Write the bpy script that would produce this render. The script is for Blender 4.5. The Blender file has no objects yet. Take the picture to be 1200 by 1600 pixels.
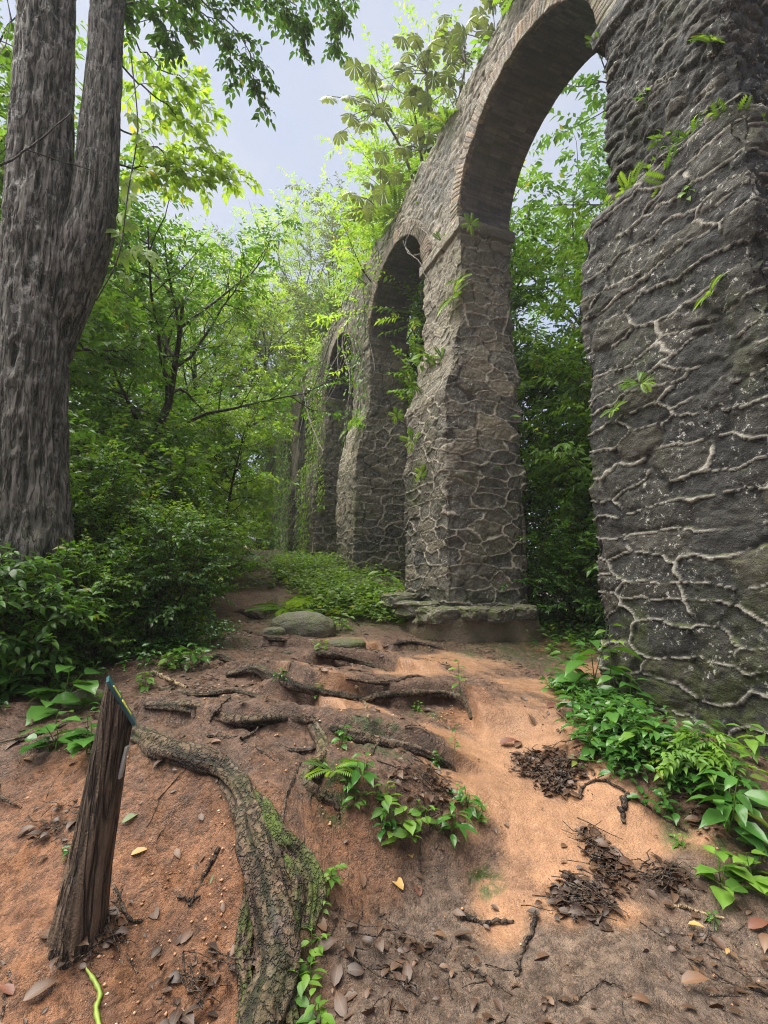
import bpy, math, random
import bmesh
import numpy as np
import bmesh

# ------------------------------------------------------------------ camera, world, sun, exposure
SC = bpy.context.scene
COL = SC.collection
CAMZ = 1.6
FPX = 750.0
TH = math.atan(100.0 / FPX)
PS = math.atan(0.3965)
cam_d = bpy.data.cameras.new("camera")
cam = bpy.data.objects.new("camera", cam_d)
COL.objects.link(cam)
cam_d.sensor_fit = 'VERTICAL'
cam_d.sensor_height = 24.0
cam_d.lens = 24.0 * FPX / 1600.0
cam_d.clip_start = 0.05
cam_d.clip_end = 3000.0
cam.location = (0, 0, CAMZ)
cam.rotation_euler = (math.pi / 2 + TH, 0, -PS)
SC.camera = cam

SUN_EL = math.radians(66)
SUN_AZ = math.radians(-55)          # measured from +Y (along the aqueduct) towards +X
w = bpy.data.worlds.new("World")
SC.world = w
w.use_nodes = True
nt = w.node_tree
nt.nodes.clear()
out = nt.nodes.new("ShaderNodeOutputWorld")
sky = nt.nodes.new("ShaderNodeTexSky")
sky.sky_type = 'NISHITA'
sky.sun_disc = False
sky.sun_elevation = SUN_EL
sky.sun_rotation = SUN_AZ
sky.air_density = 1.0
sky.dust_density = 2.0
bg1 = nt.nodes.new("ShaderNodeBackground")
bg1.inputs['Strength'].default_value = 0.05
nt.links.new(sky.outputs[0], bg1.inputs['Color'])
bg2 = nt.nodes.new("ShaderNodeBackground")
bg2.inputs['Strength'].default_value = 0.255
tc = nt.nodes.new("ShaderNodeTexCoord")
nz = nt.nodes.new("ShaderNodeTexNoise")
nz.inputs['Scale'].default_value = 2.2
nz.inputs['Detail'].default_value = 4.0
nt.links.new(tc.outputs['Generated'], nz.inputs['Vector'])
cr = nt.nodes.new("ShaderNodeValToRGB")
cr.color_ramp.elements[0].position = 0.35
cr.color_ramp.elements[0].color = (0.62, 0.73, 1.0, 1)
cr.color_ramp.elements[1].position = 0.7
cr.color_ramp.elements[1].color = (0.84, 0.89, 1.0, 1)
nt.links.new(nz.outputs[0], cr.inputs[0])
nt.links.new(cr.outputs[0], bg2.inputs['Color'])
mx = nt.nodes.new("ShaderNodeMixShader")
mx.inputs[0].default_value = 0.92
nt.links.new(bg1.outputs[0], mx.inputs[1])
nt.links.new(bg2.outputs[0], mx.inputs[2])
nt.links.new(mx.outputs[0], out.inputs['Surface'])

sun_d = bpy.data.lights.new("sun", 'SUN')
sun_d.energy = 4.6
sun_d.angle = math.radians(65)
sun_d.color = (1.0, 0.95, 0.86)
sun = bpy.data.objects.new("sun", sun_d)
COL.objects.link(sun)
sun.location = (0, 0, 40)
from mathutils import Vector, Matrix
sdir = Vector((math.sin(SUN_AZ) * math.cos(SUN_EL), math.cos(SUN_AZ) * math.cos(SUN_EL), math.sin(SUN_EL)))
sun.rotation_euler = (-sdir).to_track_quat('-Z', 'Y').to_euler()

SC.view_settings.view_transform = 'Standard'
SC.view_settings.look = 'None'
SC.view_settings.exposure = 1.68
SC.view_settings.gamma = 1.0
SC.view_settings.use_curve_mapping = False
SC.render.engine = 'CYCLES'
SC.cycles.max_bounces = 7
SC.cycles.diffuse_bounces = 4
SC.cycles.glossy_bounces = 2
SC.cycles.transmission_bounces = 5
SC.cycles.transparent_max_bounces = 4
SC.cycles.use_denoising = True
SC.cycles.denoising_prefilter = 'NONE'
SC.cycles.filter_width = 1.1
SC.cycles.sample_clamp_indirect = 6.0

# ------------------------------------------------------------------ helpers
def ray(px, py):
    cx, cy = (px - 600) / FPX, (800 - py) / FPX
    up = cy * math.cos(TH) + math.sin(TH)
    fw = math.cos(TH) - cy * math.sin(TH)
    c, s = math.cos(PS), math.sin(PS)
    return np.array([(cx * c + fw * s) / fw, (fw * c - cx * s) / fw, up / fw])

def at(px, py, D):
    """world point seen at photo pixel px,py at horizontal distance D ahead"""
    return np.array([0, 0, CAMZ]) + ray(px, py) * D

def at_z(px, py, z):
    r = ray(px, py)
    return np.array([0, 0, CAMZ]) + r * ((z - CAMZ) / r[2])

def _h(ix, iy, iz, seed):
    a = (ix.astype(np.int64) * 374761393 + iy.astype(np.int64) * 668265263 + iz.astype(np.int64) * 2147483647 + seed * 974634777) & 0xFFFFFFFF
    a = ((a ^ (a >> 13)) * 1274126177) & 0xFFFFFFFF
    a = ((a ^ (a >> 16)) * 2246822519) & 0xFFFFFFFF
    a = a ^ (a >> 15)
    return (a & 0xFFFFFF) / float(0xFFFFFF)

def vnoise(x, y, z=None, seed=0):
    x = np.asarray(x, float); y = np.asarray(y, float)
    z = np.zeros_like(x) if z is None else np.asarray(z, float)
    ix, iy, iz = np.floor(x), np.floor(y), np.floor(z)
    fx, fy, fz = x - ix, y - iy, z - iz
    fx = fx * fx * fx * (fx * (fx * 6 - 15) + 10)
    fy = fy * fy * fy * (fy * (fy * 6 - 15) + 10)
    fz = fz * fz * (3 - 2 * fz)
    r = 0
    for dx in (0, 1):
        for dy in (0, 1):
            for dz in (0, 1):
                r = r + _h(ix + dx, iy + dy, iz + dz, seed) * (fx if dx else 1 - fx) * (fy if dy else 1 - fy) * (fz if dz else 1 - fz)
    return r * 2 - 1

def fbm(x, y, z=None, octv=4, seed=0, gain=0.5):
    s, a, f, n = 0, 1.0, 1.0, 0.0
    for i in range(octv):
        s = s + a * vnoise(np.asarray(x) * f, np.asarray(y) * f, None if z is None else np.asarray(z) * f, seed + i * 17)
        n += a; a *= gain; f *= 2.03
    return s / n

def sstep(a, b, x):
    t = np.clip((x - a) / (b - a), 0, 1)
    return t * t * (3 - 2 * t)

def mesh_data(name, V, faces, attrs=None, smooth=True):
    """faces: list of int arrays (n,3) / (n,4)"""
    me = bpy.data.meshes.new(name)
    V = np.asarray(V, np.float32).reshape(-1, 3)
    faces = [np.asarray(f, np.int32) for f in faces if len(f)]
    nl = sum(f.size for f in faces); nf = sum(len(f) for f in faces)
    me.vertices.add(len(V)); me.vertices.foreach_set('co', V.ravel())
    me.loops.add(nl); me.loops.foreach_set('vertex_index', np.concatenate([f.ravel() for f in faces]))
    tot = np.concatenate([np.full(len(f), f.shape[1], np.int32) for f in faces])
    st = np.concatenate([[0], np.cumsum(tot)[:-1]]).astype(np.int32)
    me.polygons.add(nf); me.polygons.foreach_set('loop_start', st)
    me.polygons.foreach_set('loop_total', tot)
    me.polygons.foreach_set('use_smooth', np.full(nf, smooth, bool))
    for k, v in (attrs or {}).items():
        a = me.attributes.new(k, 'FLOAT', 'POINT')
        a.data.foreach_set('value', np.asarray(v, np.float32).ravel())
    me.update(calc_edges=True)
    return me

def link(name, me, mat=None, parent=None):
    o = bpy.data.objects.new(name, me)
    COL.objects.link(o)
    if mat is not None and me is not None and not me.materials:
        me.materials.append(mat)
    if parent is not None:
        o.parent = parent
    return o

def tag(o, label, cat, group=None, kind=None):
    if label: o['label'] = label
    if cat: o['category'] = cat
    if group: o['group'] = group
    if kind: o['kind'] = kind
    return o

def empty(name, loc, label, cat, group=None, rz=0, s=1.0):
    o = bpy.data.objects.new(name, None)
    COL.objects.link(o)
    o.empty_display_size = 0.2
    o.location = tuple(float(c) for c in loc); o.rotation_euler = (0, 0, rz); o.scale = (s, s, s)
    return tag(o, label, cat, group)

def grid_faces(nu, nv, wrap=False, off=0):
    """verts indexed v*nu+u"""
    u = np.arange(nu if wrap else nu - 1); v = np.arange(nv - 1)
    U, Vv = np.meshgrid(u, v)
    U2 = (U + 1) % nu
    return np.stack([Vv * nu + U, Vv * nu + U2, (Vv + 1) * nu + U2, (Vv + 1) * nu + U], -1).reshape(-1, 4) + off

def catmull(P, n):
    P = np.asarray(P, float)
    Q = np.vstack([2 * P[0] - P[1], P, 2 * P[-1] - P[-2]])
    m = len(P) - 1
    t = np.linspace(0, m, n); i = np.minimum(t.astype(int), m - 1); f = (t - i)[:, None]
    a, b, c, d = Q[i], Q[i + 1], Q[i + 2], Q[i + 3]
    return 0.5 * (2 * b + (c - a) * f + (2 * a - 5 * b + 4 * c - d) * f ** 2 + (3 * b - a - 3 * c + d) * f ** 3)

def frames(P):
    T = np.gradient(P, axis=0)
    T /= np.linalg.norm(T, axis=1)[:, None] + 1e-9
    N = np.zeros_like(T)
    ref = np.array([1.0, 0, 0]) if abs(T[0][0]) < 0.9 else np.array([0, 1.0, 0])
    n = ref - T[0] * ref.dot(T[0]); n /= np.linalg.norm(n)
    for i in range(len(P)):
        n = n - T[i] * n.dot(T[i]); n /= np.linalg.norm(n) + 1e-9
        N[i] = n
    return T, N, np.cross(T, N)

class Tubes:
    def __init__(self): self.V, self.F, self.n = [], [], 0
    def add(self, P, R, sides=6):
        P = np.asarray(P, float); R = np.asarray(R, float)
        T, N, B = frames(P)
        a = np.linspace(0, 2 * math.pi, sides, endpoint=False)
        V = P[:, None] + R[:, None, None] * (np.cos(a)[None, :, None] * N[:, None] + np.sin(a)[None, :, None] * B[:, None])
        self.V.append(V.reshape(-1, 3)); self.F.append(grid_faces(sides, len(P), True, self.n))
        self.n += sides * len(P)
    def mesh(self, name):
        return mesh_data(name, np.vstack(self.V), [np.vstack(self.F)])

def rich_tube(name, P, R, nu, nv, disp=None, cap=True, attr=None, squash=None):
    """thick tube with displacement disp(a, s, X)-> metres;  attr: dict name-> f(a,s,X,N)"""
    P = catmull(P, nv); R = np.interp(np.linspace(0, 1, nv), np.linspace(0, 1, len(R)), R)
    T, N, B = frames(P)
    s = np.concatenate([[0], np.cumsum(np.linalg.norm(np.diff(P, axis=0), axis=1))])
    a = np.linspace(0, 2 * math.pi, nu, endpoint=False)
    O = np.cos(a)[None, :, None] * N[:, None] + np.sin(a)[None, :, None] * B[:, None]
    X0 = P[:, None] + R[:, None, None] * O
    A = np.broadcast_to(a[None], (nv, nu)); S = np.broadcast_to(s[:, None], (nv, nu)); RR = np.broadcast_to(R[:, None], (nv, nu))
    d = disp(A, S, X0, RR) if disp else 0
    X = X0 + O * np.asarray(d)[..., None] if disp else X0
    V = X.reshape(-1, 3); F = [grid_faces(nu, nv, True)]
    at_ = {k: f(A, S, X, O).ravel() for k, f in (attr or {}).items()}
    if cap:
        V = np.vstack([V, P[0], P[-1]]); n = nu * nv
        i = np.arange(nu); j = (i + 1) % nu
        F.append(np.stack([j, i, np.full(nu, n)], -1)); b = (nv - 1) * nu
        F.append(np.stack([b + i, b + j, np.full(nu, n + 1)], -1))
        for k in at_: at_[k] = np.concatenate([at_[k], at_[k][:1], at_[k][-1:]])
    return mesh_data(name, V, F, at_)

# ---- leaves
def tmpl_low():
    V = np.array([[0, 0, 0], [.42, -.5, .10], [.42, .5, .10], [1, 0, -.12]])
    return V, [np.array([[0, 1, 3], [0, 3, 2]])]
def tmpl_mid():
    xs = [0, .12, .38, .68, .88, 1.0]; ws = [0, .30, .50, .34, .10, 0]; zs = [0, .02, .04, 0, -.07, -.13]
    V = [[xs[i], 0, zs[i]] for i in range(6)]
    for sgn in (-1, 1):
        V += [[xs[i], sgn * ws[i], zs[i] + .16 * ws[i]] for i in range(1, 5)]
    tri, quad = [], []
    for b, fl in ((6, 0), (10, 1)):
        q = [[0, b, 1], [b + 3, 5, 4]]
        tri += [t[::-1] if fl else t for t in q]
        for k in range(3):
            f = [b + k, b + k + 1, k + 2, k + 1]
            quad.append(f[::-1] if fl else f)
    return np.array(V), [np.array(tri), np.array(quad)]
def tmpl_compose(items, base):
    """items: list of (pos, angle, length, width, pitch) sub leaves in the plane -> one template"""
    bV, bF = base
    Vs, Fs, n = [], [[] for _ in bF], 0
    for (x, y, z, ang, L, W, pit) in items:
        v = bV * np.array([L, W, L])
        cp, sp = math.cos(pit), math.sin(pit)
        v = np.stack([v[:, 0] * cp - v[:, 2] * sp, v[:, 1], v[:, 0] * sp + v[:, 2] * cp], -1)
        ca, sa = math.cos(ang), math.sin(ang)
        v = np.stack([v[:, 0] * ca - v[:, 1] * sa, v[:, 0] * sa + v[:, 1] * ca, v[:, 2]], -1) + np.array([x, y, z])
        Vs.append(v)
        for k, f in enumerate(bF): Fs[k].append(f + n)
        n += len(v)
    return np.vstack(Vs), [np.vstack(f) for f in Fs]
LOW, MID = tmpl_low(), tmpl_mid()
def tmpl_lobe():
    V = [[0, 0, 0], [.5, 0, .06], [.85, 0, -.02], [1, 0, -.1]] + [[.5, -.32, .02], [.82, -.5, -.05]] + [[.5, .32, .02], [.82, .5, -.05]]
    return np.array(V, float), [np.array([[0, 4, 1], [0, 1, 6], [5, 3, 2], [2, 3, 7]]), np.array([[4, 5, 2, 1], [1, 2, 7, 6]])]
LOBE = tmpl_lobe()
PALM = tmpl_compose([(0, 0, 0, math.radians(-152 + 304 * i / 9), .55 if 1 < i < 8 else .45, .21, -.30 - .10 * abs(i - 4.5) / 4.5) for i in range(10)], LOBE)
def frond_items(n=13, droop=.5):
    it = []
    for i in range(n):
        t = .12 + .86 * i / (n - 1)
        L = .26 * math.sin(math.pi * min(1, .18 + .82 * (1 - t) ** .8)) + .03
        z = .18 * t - droop * t * t
        for s in (-1, 1): it.append((t, 0, z, s * math.radians(78 - 22 * t), L, .22 * L + .035, -.12 - .5 * droop * t))
    it.append((0, 0, 0, 0, .5, .012, .05)); it.append((.48, 0, .03, 0, .55, .010, -droop * .55))
    return it
FROND = tmpl_compose(frond_items(), LOW)
PINN = tmpl_compose([(.18 + .16 * i, 0, -.03 * i * i * .3, s * math.radians(52), .36, .15, -.1) for i in range(4) for s in (-1, 1)] + [(.82, 0, -.15, 0, .38, .16, -.2), (0, 0, 0, 0, .9, .012, -.14)], MID)
LOBED = tmpl_compose([(.05, 0, 0, math.radians(a), l, .34, p) for a, l, p in ((0, .95, -.2), (38, .62, -.15), (-38, .62, -.15), (95, .42, -.1), (-95, .42, -.1))], MID)

def leaves_mesh(name, P, D, N, L, Wd, rnd, tmpl=LOW):
    P, D, N = np.asarray(P, float), np.asarray(D, float), np.asarray(N, float)
    L = np.asarray(L, float); n = len(P)
    D = D / (np.linalg.norm(D, axis=1)[:, None] + 1e-9)
    S = np.cross(N, D); S /= np.linalg.norm(S, axis=1)[:, None] + 1e-9
    U = np.cross(D, S)
    tv, tf = tmpl
    V = P[:, None] + L[:, None, None] * (tv[None, :, 0:1] * D[:, None] + Wd * tv[None, :, 1:2] * S[:, None] + tv[None, :, 2:3] * U[:, None])
    m = len(tv)
    off = (np.arange(n) * m)[:, None, None]
    F = [(f[None] + off).reshape(-1, f.shape[1]) for f in tf]
    return mesh_data(name, V.reshape(-1, 3), F, {'rnd': np.repeat(rnd, m), 'vein': np.tile(np.abs(tv[:, 1]), n)})
# ------------------------------------------------------------------ materials
class NB:
    def __init__(self, name):
        self.m = bpy.data.materials.new(name); self.m.use_nodes = True
        self.t = self.m.node_tree; self.t.nodes.clear()
        self.out = self.n("ShaderNodeOutputMaterial")
    def n(self, typ, **kw):
        x = self.t.nodes.new(typ)
        for k, v in kw.items(): setattr(x, k, v)
        return x
    def l(self, a, b): self.t.links.new(a, b)
    def setv(self, sock, v):
        if hasattr(v, 'is_output') or isinstance(v, bpy.types.NodeSocket): self.l(v, sock)
        else: sock.default_value = v
    def attr(self, name): return self.n("ShaderNodeAttribute", attribute_name=name).outputs['Fac']
    def pos(self, obj=True):
        t = self.n("ShaderNodeTexCoord"); return t.outputs['Object']
    def map(self, vec, scale=(1, 1, 1)):
        m = self.n("ShaderNodeMapping"); m.inputs['Scale'].default_value = scale; self.l(vec, m.inputs['Vector']); return m.outputs[0]
    def noise(self, vec, scale, detail=4, rough=.55, dist=0):
        x = self.n("ShaderNodeTexNoise"); self.l(vec, x.inputs['Vector'])
        x.inputs['Scale'].default_value = scale; x.inputs['Detail'].default_value = detail
        x.inputs['Roughness'].default_value = rough; x.inputs['Distortion'].default_value = dist
        return x.outputs[0]
    def voro(self, vec, scale, out='Distance'):
        x = self.n("ShaderNodeTexVoronoi"); self.l(vec, x.inputs['Vector']); x.inputs['Scale'].default_value = scale
        return x.outputs[out]
    def ramp(self, fac, stops, interp='LINEAR'):
        r = self.n("ShaderNodeValToRGB"); r.color_ramp.interpolation = interp
        e = r.color_ramp.elements
        while len(e) < len(stops): e.new(0.5)
        for i, (p, c) in enumerate(stops):
            e[i].position = p; e[i].color = (c, c, c, 1) if isinstance(c, (int, float)) else (*c, 1)
        self.setv(r.inputs[0], fac); return r.outputs[0]
    def mix(self, fac, a, b, mode='MIX'):
        x = self.n("ShaderNodeMix", data_type='RGBA', blend_type=mode)
        self.setv(x.inputs[0], fac)
        for s, v in ((x.inputs[6], a), (x.inputs[7], b)):
            self.setv(s, (*v, 1) if isinstance(v, tuple) and len(v) == 3 else v)
        return x.outputs[2]
    def math(self, op, a, b=0.0, clamp=False):
        x = self.n("ShaderNodeMath", operation=op); x.use_clamp = clamp
        self.setv(x.inputs[0], a); self.setv(x.inputs[1], b); return x.outputs[0]
    def bump(self, h, dist=.01, strength=1.0, normal=None):
        b = self.n("ShaderNodeBump"); b.inputs['Strength'].default_value = strength; b.inputs['Distance'].default_value = dist
        self.l(h, b.inputs['Height'])
        if normal: self.l(normal, b.inputs['Normal'])
        return b.outputs[0]
    def pbr(self, color, rough=.8, normal=None, spec=.4, connect=True):
        p = self.n("ShaderNodeBsdfPrincipled")
        self.setv(p.inputs['Base Color'], (*color, 1) if isinstance(color, tuple) and len(color) == 3 else color)
        self.setv(p.inputs['Roughness'], rough); p.inputs['Specular IOR Level'].default_value = spec
        if normal: self.l(normal, p.inputs['Normal'])
        if connect: self.l(p.outputs[0], self.out.inputs['Surface'])
        return p.outputs[0]

def leaf_material(name, dark, mid, light, rough=.45, trans=.4, tcol=None, spec=.35, aut=.8):
    b = NB(name)
    oi = b.n("ShaderNodeObjectInfo").outputs['Random']
    c = b.ramp(b.attr('rnd'), [(0, dark), (.5, mid), (1, light)])
    c = b.mix(b.math('MULTIPLY', oi, .30), c, tuple(x * y for x, y in zip(light, (1.05, .95, .8))))
    wn = b.n("ShaderNodeTexWhiteNoise", noise_dimensions='1D'); b.l(b.math('MULTIPLY', b.attr('rnd'), 913.7), wn.inputs['W'])
    c = b.mix(b.ramp(wn.outputs[0], [(.975, 0.), (.985, aut)]), c, (light[0] * 1.5 + .05, light[1] * .9, light[2] * .8))
    c = b.mix(b.ramp(b.attr('vein'), [(0, .35), (.06, 0.0)]), c, light)
    n = b.noise(b.pos(), 9, 2)
    c = b.mix(b.ramp(n, [(.35, .35), (.6, 0.)]), c, dark)
    p = b.pbr(c, rough, spec=spec, connect=False)
    t = b.n("ShaderNodeBsdfTranslucent")
    tc_ = b.mix(1.0, c, tcol or (1.5, 1.45, .5), 'MULTIPLY')
    b.l(tc_, t.inputs['Color'])
    m = b.n("ShaderNodeMixShader"); m.inputs[0].default_value = trans
    b.l(p, m.inputs[1]); b.l(t.outputs[0], m.inputs[2]); b.l(m.outputs[0], b.out.inputs['Surface'])
    return b.m

M = {}
M['leaf'] = leaf_material('leaf_green', (.032, .088, .014), (.082, .195, .028), (.18, .32, .045), trans=.45)
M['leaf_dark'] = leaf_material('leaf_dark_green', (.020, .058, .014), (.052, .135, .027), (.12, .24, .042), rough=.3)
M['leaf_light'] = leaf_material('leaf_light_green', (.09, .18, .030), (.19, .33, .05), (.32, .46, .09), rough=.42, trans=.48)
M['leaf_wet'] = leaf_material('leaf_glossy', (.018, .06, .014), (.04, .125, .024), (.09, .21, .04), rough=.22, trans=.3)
M['fern'] = leaf_material('fern_green', (.04, .10, .016), (.09, .19, .028), (.18, .29, .05), rough=.45, trans=.45)
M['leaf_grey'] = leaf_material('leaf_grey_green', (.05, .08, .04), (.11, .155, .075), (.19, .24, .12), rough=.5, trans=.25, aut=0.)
M['dead'] = leaf_material('dead_leaf', (.020, .013, .010), (.075, .042, .026), (.20, .11, .06), rough=.48, trans=.08, tcol=(1.2, .8, .5), spec=.4, aut=0.)
M['dead_red'] = leaf_material('reddish_leaf', (.06, .022, .018), (.13, .05, .035), (.2, .09, .05), aut=0., rough=.45, trans=.2, tcol=(1.3, .7, .5))
M['lime'] = leaf_material('lime_leaf', (.16, .24, .035), (.22, .31, .05), (.27, .36, .07), rough=.45, trans=.2)
M['yellow'] = leaf_material('yellow_leaf', (.26, .15, .05), (.34, .21, .07), (.42, .28, .10), rough=.4, trans=.15)

def bark(name, dark, light, moss=True, scale=1.0, pale=None, vstretch=.12):
    b = NB(name); p = b.pos()
    g = b.noise(b.map(p, (1, 1, vstretch)), 22 * scale, 5, .65)
    g2 = b.noise(p, 3.2 * scale, 4)
    gc = b.noise(b.map(p, (1, 1, vstretch * 1.3)), 15 * scale, 3, .6)
    crack = b.ramp(b.math('ABSOLUTE', b.math('SUBTRACT', gc, .5)), [(0, 1.), (.055, 0.)])
    c = b.mix(b.ramp(g, [(.35, 0.), (.68, 1.)]), dark, light)
    c = b.mix(b.ramp(g2, [(.42, .0), (.62, .55)]), c, dark)
    c = b.mix(b.attr('groove'), c, tuple(x * .30 for x in dark))
    c = b.mix(b.math('MULTIPLY', crack, .85), c, tuple(x * .22 for x in dark))
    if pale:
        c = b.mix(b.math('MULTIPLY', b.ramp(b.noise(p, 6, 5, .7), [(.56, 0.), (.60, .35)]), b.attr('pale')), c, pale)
    if moss:
        ms = b.math('MULTIPLY', b.attr('moss'), b.ramp(b.noise(p, 14, 4), [(.36, 0.), (.52, 1.)]))
        mc = b.mix(b.noise(p, 60, 3), (.022, .040, .006), (.10, .135, .018))
        c = b.mix(ms, c, mc)
    h = b.math('ADD', g, b.math('MULTIPLY', b.noise(p, 90, 3), .4))
    h = b.math('SUBTRACT', h, b.math('MULTIPLY', crack, .7))
    b.pbr(c, b.ramp(g2, [(.3, .85), (.7, .6)]), b.bump(h, .022, 1.0), .35)
    return b.m
M['bark'] = bark('bark_grey_brown', (.036, .030, .026), (.27, .24, .215), pale=(.42, .40, .38))
M['bark_dark'] = bark('bark_dark', (.020, .016, .012), (.085, .066, .05))
M['bark_pale'] = bark('bark_pale', (.10, .085, .07), (.30, .27, .23), moss=False)
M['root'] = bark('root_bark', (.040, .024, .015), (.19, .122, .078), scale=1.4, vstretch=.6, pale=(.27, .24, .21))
M['wood'] = bark('post_wood', (.045, .030, .019), (.20, .135, .088), moss=False, vstretch=.06, scale=1.2)
M['stick'] = bark('dead_stick', (.03, .02, .014), (.14, .10, .07), moss=False, scale=2)
M['stick_pale'] = bark('pale_stick', (.22, .15, .08), (.46, .34, .2), moss=False, scale=2)
M['vine'] = bark('vine_stem', (.16, .14, .12), (.36, .33, .29), moss=False, scale=2)

def stone_mat(name, darks, lights, tan, ribbon, wet=.0, lic=.8):
    b = NB(name); p = b.pos()
    big = b.noise(p, .7, 4, .6); med = b.noise(p, 4.5, 6, .68); fine = b.noise(p, 26, 5, .7)
    sid = b.attr('sid')
    c = b.mix(b.ramp(med, [(.36, 0.), (.62, 1.)]), darks, lights)
    c = b.mix(b.ramp(fine, [(.52, 0.), (.72, .55)]), c, tuple(x * 1.9 for x in lights))
    c = b.mix(b.ramp(fine, [(.30, .6), (.46, 0.)]), c, tuple(x * .35 for x in darks))
    c = b.mix(b.ramp(sid, [(0, .0), (.45, .1), (.7, .5), (1, .85)]), c, tan)
    c = b.mix(1.0, c, b.ramp(b.math('FRACT', b.math('MULTIPLY', sid, 7.31)), [(0, (.55, .56, .58)), (.5, (1., 1., 1.)), (1, (1.5, 1.45, 1.3))]), 'MULTIPLY')
    c = b.mix(b.ramp(big, [(.4, .55), (.62, 0.)]), c, darks)
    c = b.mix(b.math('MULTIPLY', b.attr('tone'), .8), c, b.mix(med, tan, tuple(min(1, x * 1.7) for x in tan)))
    # lichen speckle
    lich = b.math('MULTIPLY', b.ramp(b.noise(p, 19, 6, .75), [(.57, 0.), (.63, 1.)]), b.ramp(b.noise(p, 1.7, 3), [(.44, 0.), (.56, 1.)]))
    c = b.mix(b.math('MULTIPLY', lich, lic), c, (.50, .49, .44))
    # mortar ribbons
    mor = b.attr('mortar')
    mc = b.mix(b.ramp(fine, [(.3, 0.), (.7, 1.)]), tuple(x * .55 for x in ribbon), ribbon)
    c = b.mix(mor, c, mc)
    c = b.mix(b.math('MULTIPLY', b.attr('joint'), .55), c, tuple(x * .4 for x in darks))
    # moss
    geo = b.n("ShaderNodeNewGeometry"); sx = b.n("ShaderNodeSeparateXYZ"); b.l(geo.outputs['Normal'], sx.inputs[0])
    up = b.ramp(sx.outputs[2], [(.35, 0.), (.7, 1.)])
    ms = b.math('MULTIPLY', b.math('MAXIMUM', b.math('MULTIPLY', up, .9), b.attr('moss')), b.ramp(b.noise(p, 8, 5), [(.40, 0.), (.56, 1.)]))
    c = b.mix(ms, c, b.mix(b.noise(p, 45, 3), (.025, .038, .008), (.10, .125, .020)))
    h = b.math('ADD', b.math('MULTIPLY', med, 1.6), b.math('MULTIPLY', fine, .8))
    h = b.math('ADD', h, b.math('MULTIPLY', b.noise(p, 80, 3, .7), .35))
    b.pbr(c, b.ramp(med, [(.3, .55), (.6, .85)]), b.bump(h, .034, 1.0), .35)
    return b.m
M['stone'] = stone_mat('rubble_stone', (.045, .041, .034), (.155, .148, .128), (.205, .175, .128), (.50, .44, .35))
M['stone_dark'] = stone_mat('dark_rubble_stone', (.010, .010, .010), (.058, .057, .054), (.072, .062, .046), (.42, .395, .34))
M['brick'] = stone_mat('thin_brick', (.10, .085, .07), (.26, .20, .15), (.34, .24, .16), (.16, .14, .12))
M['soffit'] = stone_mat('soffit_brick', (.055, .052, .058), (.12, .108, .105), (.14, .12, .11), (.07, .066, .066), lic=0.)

def rock_mat(name, a, c2, moss):
    b = NB(name); p = b.pos()
    n = b.noise(p, 7, 5, .65); f = b.noise(p, 40, 4, .7)
    c = b.mix(n, a, c2)
    c = b.mix(b.math('MULTIPLY', b.ramp(b.noise(p, 5, 4), [(.4, 0.), (.6, 1.)]), moss), c, (.07, .085, .02))
    c = b.mix(b.ramp(f, [(.55, 0.), (.7, .4)]), c, (.3, .28, .22))
    b.pbr(c, .6, b.bump(b.math('ADD', n, b.math('MULTIPLY', f, .6)), .05, .9), .4)
    return b.m
M['rock'] = rock_mat('boulder_stone', (.085, .080, .055), (.15, .14, .10), .7)
M['rock_moss'] = rock_mat('mossy_stone', (.07, .065, .04), (.12, .115, .07), 1.0)

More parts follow.
